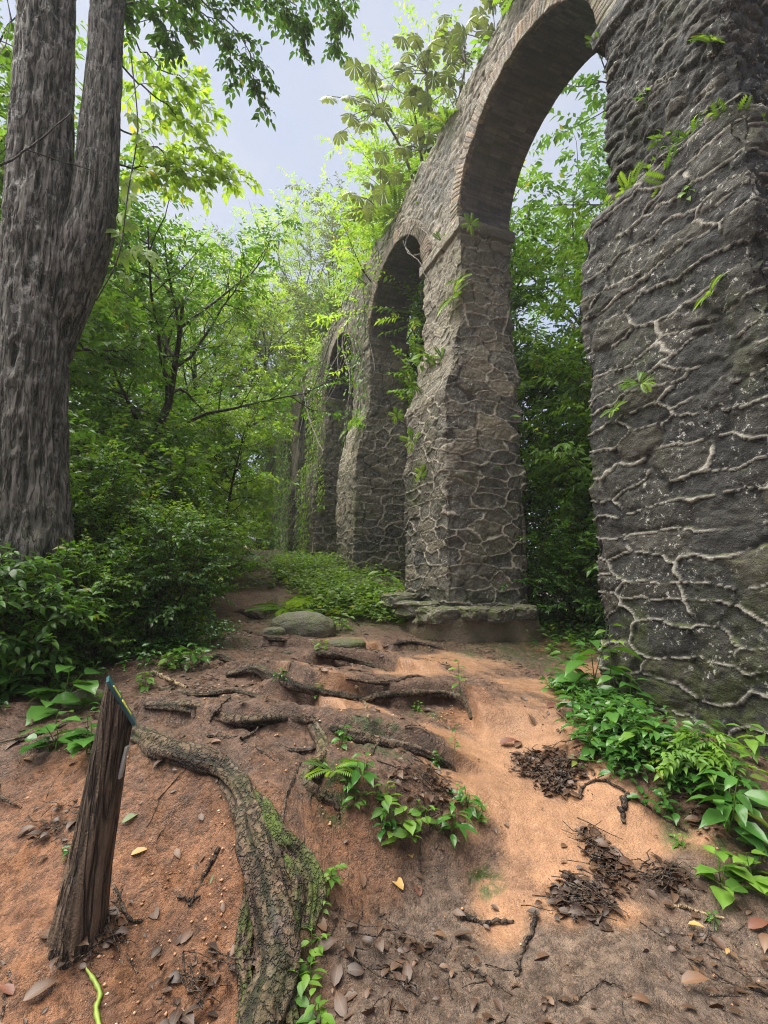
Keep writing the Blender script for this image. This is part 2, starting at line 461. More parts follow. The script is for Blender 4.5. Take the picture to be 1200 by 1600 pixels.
def ground_mat():
    b = NB('soil'); p = b.pos()
    big = b.noise(p, 1.6, 4); med = b.noise(p, 9, 5, .65); fine = b.noise(p, 55, 4, .7)
    grit = b.voro(p, 95)
    base = b.mix(b.ramp(med, [(.3, 0.), (.7, 1.)]), (.076, .044, .029), (.235, .132, .080))          # brown forest soil
    red = b.mix(b.ramp(med, [(.3, 0.), (.72, 1.)]), (.16, .068, .032), (.38, .175, .082))          # red clay
    sand = b.mix(b.ramp(med, [(.3, 0.), (.75, 1.)]), (.215, .105, .050), (.36, .190, .095))         # smooth orange sand
    mud = b.mix(b.ramp(med, [(.32, 0.), (.7, 1.)]), (.080, .056, .042), (.275, .195, .140))
    c = b.mix(b.attr('red'), base, red)
    c = b.mix(b.attr('mud'), c, mud)
    c = b.mix(b.attr('sand'), c, sand)
    c = b.mix(b.math('MULTIPLY', b.ramp(big, [(.45, 0.), (.65, .5)]), b.math('SUBTRACT', 1.0, b.math('MULTIPLY', b.attr('sand'), .75))), c, (.07, .045, .032))
    # humus, small crumbs, pebbles
    hum = b.math('MULTIPLY', b.ramp(b.noise(p, 24, 5, .72), [(.50, 0.), (.66, 1.)]), b.math('SUBTRACT', 1.0, b.math('MULTIPLY', b.attr('sand'), .82)))
    c = b.mix(b.math('MULTIPLY', hum, .6), c, (.045, .029, .021))
    peb = b.math('MULTIPLY', b.ramp(grit, [(.16, 1.), (.26, 0.)]), b.ramp(b.noise(p, 12, 3), [(.5, 0.), (.6, 1.)]))
    c = b.mix(b.math('MULTIPLY', peb, .5), c, (.55, .36, .22))
    ms = b.math('MULTIPLY', b.attr('moss'), b.ramp(b.noise(p, 13, 5), [(.38, 0.), (.55, 1.)]))
    c = b.mix(ms, c, b.mix(b.noise(p, 60, 3), (.020, .034, .008), (.065, .09, .016)))
    h = b.math('ADD', b.math('MULTIPLY', med, 1.2), fine)
    h = b.math('ADD', h, b.math('MULTIPLY', peb, .5))
    h = b.math('ADD', h, b.math('MULTIPLY', hum, .5))
    r = b.ramp(b.noise(p, 5, 4), [(.35, .26), (.62, .68)])
    h = b.math('MULTIPLY', h, b.math('SUBTRACT', 1.0, b.math('MULTIPLY', b.attr('sand'), .55)))
    h = b.math('ADD', h, b.math('MULTIPLY', b.math('MULTIPLY', b.noise(p, 170, 3, .75), .45), b.math('SUBTRACT', 1.0, b.math('MULTIPLY', b.attr('sand'), .75))))
    c = b.mix(b.ramp(b.noise(p, 130, 3, .7), [(.36, .5), (.5, 0.)]), c, (.04, .024, .016))
    c = b.mix(b.ramp(b.noise(p, 75, 4, .75), [(.56, 0.), (.70, .45)]), c, (.52, .31, .19))
    b.pbr(c, r, b.bump(h, .028, 1.0), .5)
    return b.m
M['soil'] = ground_mat()

def plain(name, c1, c2, rough=.5, scale=30, metal=0.0):
    b = NB(name); n = b.noise(b.pos(), scale, 4)
    b.pbr(b.mix(n, c1, c2), rough, b.bump(n, .002, .5), .5)
    return b.m
M['teal'] = plain('teal_sign_paint', (.012, .048, .056), (.022, .09, .10), .35)
M['sign_yellow'] = plain('yellow_paint', (.60, .52, .03), (.75, .66, .06), .4)
M['strip'] = plain('pale_metal_strip', (.26, .25, .22), (.45, .43, .39), .4)
M['litter_white'] = plain('white_pebble', (.5, .5, .48), (.7, .7, .68), .5)

M['footing'] = rock_mat('earthy_footing', (.11, .075, .05), (.22, .16, .11), .5)
# ------------------------------------------------------------------ ground
def _cp():
    pts = []
    for px, py, z in [
        (0,1600,.03),(200,1600,.0),(420,1590,.02),(600,1600,0),(900,1600,0),(1200,1600,0),
        (60,1450,.06),(180,1460,.06),(320,1450,.10),(380,1500,.08),(330,1340,.2),(240,1290,.30),(350,1290,.33),(190,1340,.2),
        (0,1320,.17),(50,1230,.34),(120,1190,.45),(100,1120,.55),(0,1130,.55),(200,1110,.60),
        (215,1170,.55),(300,1190,.54),(390,1255,.46),(450,1340,.33),(470,1430,.18),(480,1520,.07),
        (450,1230,.48),(500,1180,.52),(550,1240,.40),(620,1260,.36),(700,1250,.30),(560,1320,.22),(640,1335,.14),(530,1400,.10),(580,1470,.02),
        (720,1320,.12),(660,1170,.40),(720,1190,.30),(750,1130,.36),
        (790,1370,.05),(850,1220,.20),(900,1350,.08),(1000,1300,.13),(1070,1310,.13),(850,1110,.36),(750,1060,.46),(900,1050,.44),
        (1160,1460,.0),(1000,1420,.02),(950,1140,.46),(1040,1160,.46),(900,1210,.25),(1000,1230,.28),(1120,1330,.16),(1100,1180,.45),(1190,1300,.2),
        (700,1012,.54),(620,1012,.54),(800,1010,.52),
        (300,1110,.60),(400,1090,.63),(500,1090,.58),(600,1080,.52),(450,1005,.68),(350,1005,.74),(550,1005,.62)]:
        p = at_z(px, py, z); pts.append(p)
    for px, py, D in [(400,940,10.5),(330,960,9.5),(480,950,10.)]:
        pts.append(at(px, py, D))
    for x, y, z in [(-3,0,.1),(3,0,0),(0,-3,0),(1.5,1,0),(-1.5,1,0.02),(0,0,0),(0,12,1.2),(1.2,14,1.5),(3,12,1.25),(4.6,13,1.75),(4.6,18,2.3),
                    (3.5,17,2.0),(4.6,23,2.8),(1.5,20,2.1),(0,30,3.0),(-3,5,.66),(-4,8,.95),(-8,8,1.3),(-8,16,2.6),(-3,14,1.5),(-12,25,5.0),(-20,10,3.0),
                    (8,9,.6),(8,14,1.0),(7,5,.3),(7,0,0),(12,8,.2),(9,22,2.2),(15,20,1.0),(4.8,6.2,.45),(5.2,4,.44),(4.6,2.6,.2),(4.4,1.8,.05),(5.3,8,.8),
                    (0,60,6),(-30,60,10),(30,60,3),(40,20,-.5),(30,-10,-1),(0,-30,-1),(-30,-30,0),(-40,0,4),(300,300,12),(-300,300,20),(-300,-300,2),(300,-300,0),(0,300,18)]:
        pts.append(np.array([x, y, z], float))
    return np.array(pts)
CP = _cp()
def _phi(r2): return np.sqrt(r2 + .05)
_A = _phi(((CP[:, None, :2] - CP[None, :, :2]) ** 2).sum(-1))
_A += np.eye(len(CP)) * -0.02
_one = np.ones((len(CP), 1))
_S = np.block([[_A, _one], [_one.T, np.zeros((1, 1))]])
_W = np.linalg.solve(_S, np.concatenate([CP[:, 2], [0]]))
def gz0(x, y):
    x = np.asarray(x, float); y = np.asarray(y, float)
    r = np.full(x.shape, _W[-1])
    for i in range(len(CP)):
        r = r + _W[i] * _phi((x - CP[i, 0]) ** 2 + (y - CP[i, 1]) ** 2)
    return r
def at_ground(px, py, gf=None):
    gf = gf or gz0
    r = ray(px, py); t = np.geomspace(1.2, 60, 500)
    P = np.array([0, 0, CAMZ]) + r * t[:, None]
    h = P[:, 2] - gf(P[:, 0], P[:, 1])
    i = np.argmax(h < 0)
    if not (h < 0).any(): return P[-1]
    f = h[i - 1] / (h[i - 1] - h[i])
    return P[i - 1] + (P[i] - P[i - 1]) * f

LEDGES = []
for pl, hgt, fade in [
    ([(440,1085),(520,1090),(600,1092),(680,1092),(728,1100),(742,1125)], .13, .8),
    ([(490,1040),(550,1036),(600,1042),(640,1062)], .10, .7),
    ([(235,1108),(330,1122),(420,1136),(490,1142),(600,1160),(700,1195)], .09, .5),
    ([(360,1058),(420,1062),(470,1082),(520,1100)], .08, .5),
    ([(350,1012),(420,1008),(520,1018),(620,1012),(700,1010)], .06, .8),
    ([(330,962),(390,958),(430,962)], .08, 1.2),
    ([(345,942),(390,938),(432,944)], .12, .9), ([(352,918),(390,914),(428,918)], .12, 1.2), ([(358,896),(385,893),(418,896)], .12, 1.4),
    ([(500,1180),(505,1240),(530,1275)], .07, .35)]:
    P = catmull(np.array([at_ground(*p) for p in pl]), 60)
    T = np.gradient(P[:, :2], axis=0); T /= np.linalg.norm(T, axis=1)[:, None]
    LEDGES.append((P[:, :2], T, hgt, fade))
def gz1(x, y):
    x = np.asarray(x, float); y = np.asarray(y, float)
    sh = x.shape; X = x.ravel(); Y = y.ravel()
    z = gz0(X, Y)
    for P, T, hgt, fade in LEDGES:
        lo, hi = P.min(0) - 2.5 * fade, P.max(0) + 2.5 * fade
        k = np.where((X > lo[0]) & (X < hi[0]) & (Y > lo[1]) & (Y < hi[1]))[0]
        if not len(k): continue
        xx = X[k] + .05 * vnoise(X[k] * 5, Y[k] * 5, None, 5); yy = Y[k] + .05 * vnoise(X[k] * 5, Y[k] * 5, None, 6)
        d2 = (xx[:, None] - P[None, :, 0]) ** 2 + (yy[:, None] - P[None, :, 1]) ** 2
        i = d2.argmin(1); dx = xx - P[i, 0]; dy = yy - P[i, 1]
        t = T[i]; sd = t[:, 0] * dy - t[:, 1] * dx; al = t[:, 0] * dx + t[:, 1] * dy
        ov = np.where(i == 0, np.maximum(0, -al), np.where(i == len(P) - 1, np.maximum(0, al), 0))
        lat = np.exp(-(ov / .18) ** 2)
        up = sstep(-.025, .025, sd)
        z[k] += 1.45 * hgt * lat * (up * .75 * np.exp(-(np.maximum(sd, 0) / fade) ** 2) - (1 - up) * .35 * np.exp(-(np.minimum(sd, 0) / (fade * .6)) ** 2))
    return z.reshape(sh)

BL = {
 'sand': [(860,1080,.7),(700,1035,.8),(790,1150,.42),(800,1240,.40),(880,1300,.34),(960,1310,.32),(1040,1305,.26),(760,1180,.3),(560,1012,.5),(950,1250,.3),(600,1115,.2),(850,1350,.16),(640,1065,.4),(930,1040,.5),(480,1062,.35),(720,1230,.22),(820,1420,.22),(950,1400,.2),(700,1160,.3),(560,1100,.25)],
 'red': [(100,1450,.5),(250,1430,.45),(50,1330,.5),(200,1560,.45),(330,1450,.35),(250,1280,.25),(60,1250,.4),(560,1330,.22),(620,1390,.2),(520,1320,.2),(900,1150,.25),(340,1560,.25),(730,1120,.3),(860,1010,.6),(0,1560,.3),(560,1420,.2),(850,1400,.2),(700,1120,.2),(300,1340,.3)],
 'mud': [(700,1500,.5),(900,1500,.6),(1100,1480,.6),(1150,1590,.5),(600,1570,.3),(1000,1590,.5),(800,1590,.5),(1300,1500,.8)],
 'moss': [(800,1385,.10),(770,1360,.09),(680,1112,.12),(640,1105,.1),(960,1080,.5),(560,1010,.12),(1020,1150,.35),(330,1000,.6),(520,960,1.6),(600,1170,.2),(1100,1300,.2),(520,1260,.12),(450,1350,.05)],
}
BLW = {k: [(*at_ground(a, b)[:2], r) for a, b, r in v] for k, v in BL.items()}
BLW['moss'] += [(4.8, 6.5, 1.2), (6, 10, 4), (4, 12, 1.8), (-3, 8, 2.5), (9, 9, 5), (-8, 10, 5), (4, 20, 6)]
def blob(k, x, y):
    m = np.zeros_like(x)
    for bx, by, r in BLW[k]:
        m = np.maximum(m, np.exp(-(((x - bx) ** 2 + (y - by) ** 2) / (r * r)) ** 1.5))
    return m
POSTXY = at_ground(112, 1455)
def gz(x, y):
    x = np.asarray(x, float); y = np.asarray(y, float)
    z = gz1(x, y)
    d = np.hypot(x, y)
    near = np.exp(-(d / 14) ** 2)
    sand = blob('sand', x, y)
    amp = (1 - .75 * sand)
    z = z + near * amp * (.030 * fbm(x * 2.2, y * 2.2, None, 3, 31) + .040 * (np.abs(fbm(x * 6, y * 6, None, 4, 77)) - .25)) + .05 * near * fbm(x * .7, y * .7, None, 2, 3)
    z = z + .085 * np.exp(-((x - POSTXY[0]) ** 2 + (y - POSTXY[1]) ** 2) / .035)
    z = z + (1 - near) * .25 * fbm(x * .25, y * .25, None, 3, 9)
    return z
def gpt(px, py): return at_ground(px, py, gz)
def g1(x, y): return float(gz(np.array([x]), np.array([y]))[0])

def _axis(lo, hi, step, end0, end1, g=1.13):
    a = list(np.arange(lo, hi, step))
    s, x = step, a[-1]
    while x < end1: s *= g; x += s; a.append(x)
    s, x, p = step, lo, []
    while x > end0: s *= g; x -= s; p.append(x)
    return np.array(p[::-1] + a)
gx = _axis(-2.6, 5.0, .02, -160, 160); gy = _axis(.9, 6.5, .02, -160, 160)
GX, GY = np.meshgrid(gx, gy)
fx, fy = GX.ravel(), GY.ravel()
fz = gz(fx, fy) + .020 * np.exp(-(np.hypot(fx, fy) / 7) ** 2) * (1 - .6 * blob('sand', fx, fy)) * fbm(fx * 22, fy * 22, None, 3, 55)
wn = .55 * fbm(fx * 2.5, fy * 2.5, None, 3, 90)
gat = {}
for k in BL:
    b_ = blob(k, fx + .12 * vnoise(fx * 4, fy * 4, None, 41), fy + .12 * vnoise(fx * 4, fy * 4, None, 42))
    gat[k] = sstep(.12, .85, b_ + wn * sstep(0, .2, b_))
ground = link('ground', mesh_data('ground', np.stack([fx, fy, fz], -1), [grid_faces(len(gx), len(gy))], gat), M['soil'])
ground['kind'] = 'structure'

# ------------------------------------------------------------------ the stone aqueduct
def stone_field(s, z, cw, ch, seed, warp=.10, drop=.35, rw=.020):
    """rubble pattern on a wall: returns displacement, ribbon mask, stone id, joint mask"""
    s = np.asarray(s, float); z = np.asarray(z, float)
    ws = s + warp * fbm(s * 1.6, z * 1.6, None, 3, seed + 1); wz = z + warp * .55 * fbm(s * 1.3, z * 2.4, None, 3, seed + 2)
    ws = ws + .015 * vnoise(s * 14, z * 14, None, seed + 71); wz = wz + .012 * vnoise(s * 14, z * 14, None, seed + 72)
    a, b = ws / cw, wz / ch
    j = np.floor(b)
    best = np.full(s.shape, 9e9); sec = np.full(s.shape, 9e9)
    B = [np.zeros(s.shape), np.zeros(s.shape)]; S2 = [np.zeros(s.shape), np.zeros(s.shape)]; bid = np.zeros(s.shape)
    asp = ch / cw
    cand = []
    for dj in (-1, 0, 1):
        jj = j + dj
        sh = _h(jj, jj * 0, jj * 0, seed + 5)
        i0 = np.floor(a - sh)
        for di in (-1, 0, 1):
            ii = i0 + di
            cx = ii + sh + .5 + .62 * (_h(ii, jj, jj * 0, seed + 6) - .5)
            cy = jj + .5 + .55 * (_h(ii, jj, jj * 0 + 1, seed + 7) - .5)
            dx, dy = (a - cx) * cw, (b - cy) * ch
            dd = (dx * .50) ** 2 + (dy * 1.15) ** 2
            idd = _h(ii, jj, jj * 0 + 2, seed + 8)
            nb = dd < best; ns = (~nb) & (dd < sec)
            sec = np.where(nb, best, np.where(ns, dd, sec))
            for q, vv in ((0, cx * cw), (1, cy * ch)):
                S2[q] = np.where(nb, B[q], np.where(ns, vv, S2[q])); B[q] = np.where(nb, vv, B[q])
            bid = np.where(nb, idd, bid); best = np.where(nb, dd, best)
    ex, ey = (S2[0] - B[0]) * .50, (S2[1] - B[1]) * 1.15
    el = np.hypot(ex, ey) + 1e-6
    dist = (sec - best) / (2 * el)                      # distance to the joint
    horiz = np.clip(np.abs(ey) / el, 0, 1)
    keep = fbm(s * 1.5 + 7, z * 1.9, None, 3, seed + 9) + .60 * (horiz - .62) - (drop - .35) * 1.4
    keep = sstep(-.13, .06, keep)
    rwv = rw * (.75 + .45 * vnoise(s * 3, z * 3, None, seed + 20))
    rib = keep * (1 - sstep(rwv * .75, rwv * 1.25, dist))
    bead = keep * np.exp(-(dist / (rw * 1.05)) ** 2)
    body = sstep(.0, .05, dist)
    d = .020 * body + .028 * (bid - .5) * body + .036 * bead
    d = d + .028 * fbm(s * 5, z * 6, None, 4, seed + 11) + .012 * fbm(s * 22, z * 22, None, 3, seed + 12) + .045 * fbm(s * .8, z * .8, None, 2, seed + 13)
    joint = (1 - keep) * (1 - sstep(.008, .022, dist))
    return d, rib, bid, joint

Z_LEDGE, Z_IMP, Z_TOP, RISE = 5.65, 8.45, 11.1, 1.6
PER = 5.06
XL0, XL1, XU0, XU1 = 4.0, 5.66, 4.48, 5.62
def pier_y(k):
    b = PER * (k - 1)
    if k == 0: return (2.12, 3.96, 2.42, 3.86)
    return (7.17 + b, 9.03 + b, 7.32 + b, 8.90 + b)

aq = empty('stone_aqueduct', (4.9, 8, 0), 'tall ruined aqueduct of dark rubble stone with round arches and raised pale mortar veins', 'aqueduct')
def apart(name, me, mat, parent=None):
    o = link(name, me, mat, parent or aq)
    if parent is None: o.location = (-4.9, -8, 0)
    return o
def build_pier(k, res, rz, mat):
    yl0, yl1, yu0, yu1 = pier_y(k)
    zb = min(g1(4.2, yl0), g1(4.2, yl1), g1(5.4, yl0), g1(5.4, yl1)) - .25
    zs = np.arange(zb, Z_IMP + .001, rz); zs[-1] = Z_IMP
    def lerp(a, b, t): return a + (b - a) * t
    t = sstep(Z_LEDGE - .12, Z_LEDGE + .34, zs)
    tx = t if k <= 0 else sstep(Z_LEDGE - .75 + .3 * np.sin(zs * 3 + k), Z_LEDGE + .95, zs)
    bt = .045 * (zs - 1.0) / 4.5 * (1 - t)
    imp = .07 * (sstep(Z_IMP - .26, Z_IMP - .22, zs)) 
    x0 = lerp(XL0 + bt, XU0, tx) - imp; x1 = lerp(XL1 - bt, XU1, t) + imp
    y0 = lerp(yl0 + bt, yu0, t) - imp; y1 = lerp(yl1 - bt, yu1, t) + imp
    if k == 0: y1 = y1 - .0 * t
    lenx, leny = XL1 - XL0, yl1 - yl0
    segs = []                                   # sides: back(x1) -> near(y0) -> path(x0) -> far(y1)
    for side, L, hid in (('n', lenx, False), ('p', leny, False), ('f', lenx, k != 0), ('b', leny, True)):
        n = max(6, int(L / (res * (2.5 if hid else 1))))
        segs.append((side, np.linspace(0, 1, n, endpoint=False), L))
    cols, so = [], 0.0
    for side, f, L in segs:
        for ff in f: cols.append((side, ff, so + ff * L))
        so += L
    nu = len(cols); nv = len(zs)
    X = np.zeros((nv, nu)); Y = np.zeros((nv, nu)); NX = np.zeros(nu); NY = np.zeros(nu); Sx = np.zeros(nu)
    for c, (side, ff, ss) in enumerate(cols):
        Sx[c] = ss
        if side == 'n': X[:, c] = lerp(x1, x0, ff); Y[:, c] = y0; n = (0, -1)
        if side == 'p': X[:, c] = x0; Y[:, c] = lerp(y0, y1, ff); n = (-1, 0)
        if side == 'f': X[:, c] = lerp(x0, x1, ff); Y[:, c] = y1; n = (0, 1)
        if side == 'b': X[:, c] = x1; Y[:, c] = lerp(y1, y0, ff); n = (1, 0)
        if ff == 0:
            pv = {'n': (1, 0), 'p': (0, -1), 'f': (-1, 0), 'b': (0, 1)}[side]
            n = ((n[0] + pv[0]) * .8, (n[1] + pv[1]) * .8)
        NX[c], NY[c] = n
    S2, Z2 = np.meshgrid(Sx, zs)
    d1, r1, i1, j1 = stone_field(S2, Z2, .56, .225, 100 + 31 * k, warp=.24, drop=.16 if k else .18, rw=.0108 if k <= 0 else .0155)
    d2, r2, i2, j2 = stone_field(S2, Z2, .42, .13, 500 + 31 * k, warp=.05, drop=.62 if k else .8, rw=.015)
    if k: 
        pass
    m = sstep(Z_LEDGE - .3, Z_LEDGE + .2, Z2) * (1.0 if k == 0 else .55)
    m = (m > (.5 if k == 0 else 2)).astype(float)
    d = d1 * (1 - m) + d2 * 1.35 * m; rib = r1 * (1 - m) + r2 * m; sid = i1 * (1 - m) + i2 * m; jt = j1 * (1 - m) + j2 * m
    # upper shafts of the farther piers keep fewer ribbons
    ff_ = sstep(Z_LEDGE + .2, Z_IMP - .4, Z2) * (k > 0)
    top = sstep(Z_IMP - .27, Z_IMP - .23, Z2)
    rib = rib * (1 - .45 * ff_) * (1 - top); d = d * (1 - .6 * top)
    fcol = np.array([c[1] for c in cols])[None]; lcol = np.array([lenx if c[0] in 'nf' else leny for c in cols])[None]
    cd = np.minimum(fcol, 1 - fcol) * lcol
    d = d - (.10 * np.exp(-(cd / .10) ** 2) * np.clip(.25 + 1.3 * fbm(S2 * .5, Z2 * 2.6, None, 3, 60 + k), 0, 1)) * (1 - top)
    V = np.stack([X + NX[None] * d, Y + NY[None] * d, Z2], -1).reshape(-1, 3)
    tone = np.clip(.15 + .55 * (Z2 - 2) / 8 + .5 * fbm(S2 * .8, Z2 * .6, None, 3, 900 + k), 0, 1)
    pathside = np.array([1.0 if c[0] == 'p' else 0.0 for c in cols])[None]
    tone = np.clip(tone * (.55 + .55 * pathside), 0, 1) * (0 if k == 0 else 1)  # tan tone, painted lighter on the path side as if lit from the left
    wm = .5 + .6 * pathside if k else .42 + 0 * pathside
    moss = np.clip((fbm(S2 * 1.3, Z2 * .9, None, 4, 700 + k) + .03) * 2.0 * wm, 0, .85) * (.45 + .4 * (Z2 < 4)) + .85 * np.exp(-((Z2 - zb - .2) / .6) ** 2)
    moss = np.clip(moss * (1 - rib), 0, 1)
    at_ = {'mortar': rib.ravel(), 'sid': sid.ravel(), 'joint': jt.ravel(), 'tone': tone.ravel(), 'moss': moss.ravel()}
    # cap
    Vc = np.vstack([V, [[(x0[-1] + x1[-1]) / 2, (y0[-1] + y1[-1]) / 2, Z_IMP]]])
    for q in at_: at_[q] = np.concatenate([at_[q], [0]])
    i = np.arange(nu); j = (i + 1) % nu; b = (nv - 1) * nu
    me = mesh_data('pier', Vc, [grid_faces(nu, nv, True)[:, ::-1], np.stack([b + j, b + i, np.full(nu, nu * nv)], -1)], at_)
    return apart('pier', me, mat)
for k, rs, rz in ((0, .016, .016), (1, .017, .017), (2, .026, .026), (3, .035, .035), (4, .05, .05), (5, .06, .06), (6, .08, .08), (-1, .05, .05)):
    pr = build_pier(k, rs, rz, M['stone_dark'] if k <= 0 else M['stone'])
    if k == 0: pr['label'] = 'nearest pier, almost black, with whitish mortar veins'

# spandrel wall over the arches
def arch_list():
    L = []
    for k in range(-1, 6):
        L.append((pier_y(k)[3], pier_y(k + 1)[2]))
    return L
ARCHES = arch_list()
def intrados(y):
    z = np.full_like(y, Z_IMP)
    for a, b in ARCHES:
        c, h = (a + b) / 2, (b - a) / 2
        q = np.clip(1 - ((y - c) / h) ** 2, 0, 1)
        z = np.where((y > a) & (y < b), Z_IMP + RISE * np.sqrt(q), z)
    return z
Y_A, Y_B = pier_y(-1)[2] - .1, pier_y(6)[3] + .05
ys = np.concatenate([np.arange(Y_A, 1, .05), np.arange(1, 9, .025), np.arange(9, 17, .04), np.arange(17, Y_B, .07)])
for a, b in ARCHES: ys = np.concatenate([ys, a + (b - a) * (1 - np.cos(np.linspace(.02, math.pi - .02, 60))) / 2])
ys = np.unique(np.round(ys, 4))
nv = 84
tt = np.linspace(0, 1, nv)
topz = Z_TOP + .10 * fbm(ys * 1.2, ys * 0, None, 3, 66) + .05 * np.sign(vnoise(ys * 3.1, ys * 0, None, 67)) - .5 * sstep(24, 31, ys)
zb_ = intrados(ys)
Zw = zb_[None] + (topz - zb_)[None] * tt[:, None]
Yw = np.broadcast_to(ys[None], Zw.shape)
d, rib, sid, jt = stone_field(Yw, Zw, .40, .16, 1200, warp=.06, drop=.75, rw=.015)
xin = XU0 + .02
edge = np.minimum(1, (tt * nv / 3)[:, None])
Vw = np.stack([xin - d * edge, Yw, Zw], -1)
tone = np.clip(.5 + .7 * fbm(Yw * .7, Zw * .7, None, 3, 77), 0, 1)
moss = np.clip(.9 * np.exp(-((topz[None] - Zw) / .5) ** 2) + .9 * fbm(Yw * .9, Zw * .5, None, 3, 78), 0, .9)
F1 = grid_faces(len(ys), nv)
Vb = np.stack([np.broadcast_to(np.full(len(ys), XU1)[None], Zw.shape) + .03 * fbm(Yw * 3, Zw * 3, None, 2, 5), Yw, Zw], -1)[[0, nv // 2, nv - 1]]
nq = len(ys)
base = nq * nv
i = np.arange(nq - 1); tr = (nv - 1) * nq; bt2 = base + 2 * nq
Ftop = np.stack([tr + i, tr + i + 1, bt2 + i + 1, bt2 + i], -1)
ca = {}
for q, v in (('mortar', rib), ('sid', sid), ('joint', jt), ('tone', tone), ('moss', moss)):
    ca[q] = np.concatenate([v.ravel(), v[[0, nv // 2, nv - 1]].ravel()])
wall = apart('arcade_wall', mesh_data('arcade_wall', np.vstack([Vw.reshape(-1, 3), Vb.reshape(-1, 3)]), [F1[:, ::-1], grid_faces(nq, 3, False, base), Ftop[:, ::-1]], ca), M['stone'])
for n_, (a, b) in enumerate(ARCHES):
    c, h = (a + b) / 2, (b - a) / 2
    na = 150 if n_ in (0, 1, 2) else 80
    nx = 70 if n_ in (0, 1, 2) else 24
    an = np.linspace(0, math.pi, na); xs = np.linspace(XU0 - .01, XU1 + .01, nx)
    A, X = np.meshgrid(an, xs)
    s = A * (h + RISE) / 2
    row = np.floor(s / .085); fr = s / .085 - row
    jt = ((fr < .14) | (np.abs(((X + .13 * (row % 2)) / .27) % 1) < .05)).astype(float)
    dd = .006 * (1 - jt) + .012 * fbm(s * 3, X * 3, None, 3, 40 + n_) + .010 * (_h(row, np.floor((X + .13 * (row % 2)) / .27), row * 0, 9) - .5)
    V = np.stack([X, c - (h - dd) * np.cos(A), Z_IMP + (RISE - dd) * np.sin(A)], -1).reshape(-1, 3)
    apart('arch_soffit', mesh_data('arch_soffit', V, [grid_faces(na, nx)[:, ::-1]], {'joint': jt.ravel() * .6, 'sid': _h(row, np.floor(X / .27), row * 0, 3).ravel(), 'moss': np.clip(fbm(s, X, None, 3, 8).ravel() * .6, 0, .5)}), M['soffit'])
    # ring of thin bricks round the mouth of the arch
    na = 420 if n_ in (0, 1, 2) else 160
    an = np.linspace(0, math.pi, na); rr = np.array([-.004, -.002, .03, .1, .17, .24, .30, .33, .345])
    A, R = np.meshgrid(an, rr); s = A * (h + RISE) / 2
    br = np.floor(s / .075); fr = s / .075 - br
    pr = .050 + .02 * (_h(br, br * 0, br * 0, 21 + n_) - .5) - .018 * (fr < .2) + .018 * fbm(s * 5, R * 10, None, 3, 4) - .03 * sstep(.1, .5, fbm(s * 2.2, R * 3, None, 2, 14))
    pr = np.where((R < -.003) | (R > .34), -.05, pr)
    rad = R + .03 * (_h(br, br * 0 + 1, br * 0, 5) - .5) * (R > .2)
    V = np.stack([XU0 - pr, c - (h + rad) * np.cos(A), Z_IMP + (RISE + rad) * np.sin(A)], -1).reshape(-1, 3)
    apart('arch_ring', mesh_data('arch_ring', V, [grid_faces(na, len(rr))], {'joint': ((fr < .2) * .7).ravel(), 'sid': _h(br, br * 0, br * 0, 6).ravel(), 'moss': np.clip(fbm(s, R * 2, None, 2, 3).ravel() * .8, 0, .6)}), M['brick'])
# ------------------------------------------------------------------ plants
def unit(v): 
    v = np.asarray(v, float); return v / (np.linalg.norm(v) + 1e-9)
def wander(rng, p, d, L, n, wob, up):
    pts = [np.array(p, float)]; d = unit(d)
    for i in range(n):
        d = unit(d + rng.normal(0, wob, 3) + np.array([0, 0, up]))
        pts.append(pts[-1] + d * L / n)
    return np.array(pts)

class Crown:
    def __init__(self, rng): self.P, self.D, self.N, self.L, self.R, self.rng = [], [], [], [], [], rng
    def twig(self, pts, n, L, droop=.25, flat=.35, tone=None, start=.15):
        rng = self.rng
        t = np.linspace(start, 1, n) * (len(pts) - 1); i = np.minimum(t.astype(int), len(pts) - 2); f = (t - i)[:, None]
        P = pts[i] * (1 - f) + pts[i + 1] * f
        T = pts[i + 1] - pts[i]; T /= np.linalg.norm(T, axis=1)[:, None] + 1e-9
        S = np.cross(T, [0, 0, 1.0]); S /= np.linalg.norm(S, axis=1)[:, None] + 1e-6
        sg = np.where(np.arange(n) % 2, 1, -1)[:, None]
        ang = rng.uniform(.7, 1.2, n)[:, None]; ang[-1] = .05
        D = T * np.cos(ang) + S * sg * np.sin(ang) + np.array([0, 0, -droop]) + rng.normal(0, .22, (n, 3))
        N = np.array([0, 0, 1.0]) + rng.normal(0, flat, (n, 3)) + .3 * T
        base = rng.uniform(.15, .75) if tone is None else tone
        self.P.append(P); self.D.append(D); self.N.append(N)
        self.L.append(L * rng.uniform(.65, 1.2, n)); self.R.append(np.clip(base + rng.normal(0, .2, n), 0, 1))
    def mesh(self, name, W, tmpl):
        c = np.concatenate
        return leaves_mesh(name, c(self.P), c(self.D), c(self.N), c(self.L), W, c(self.R), tmpl)

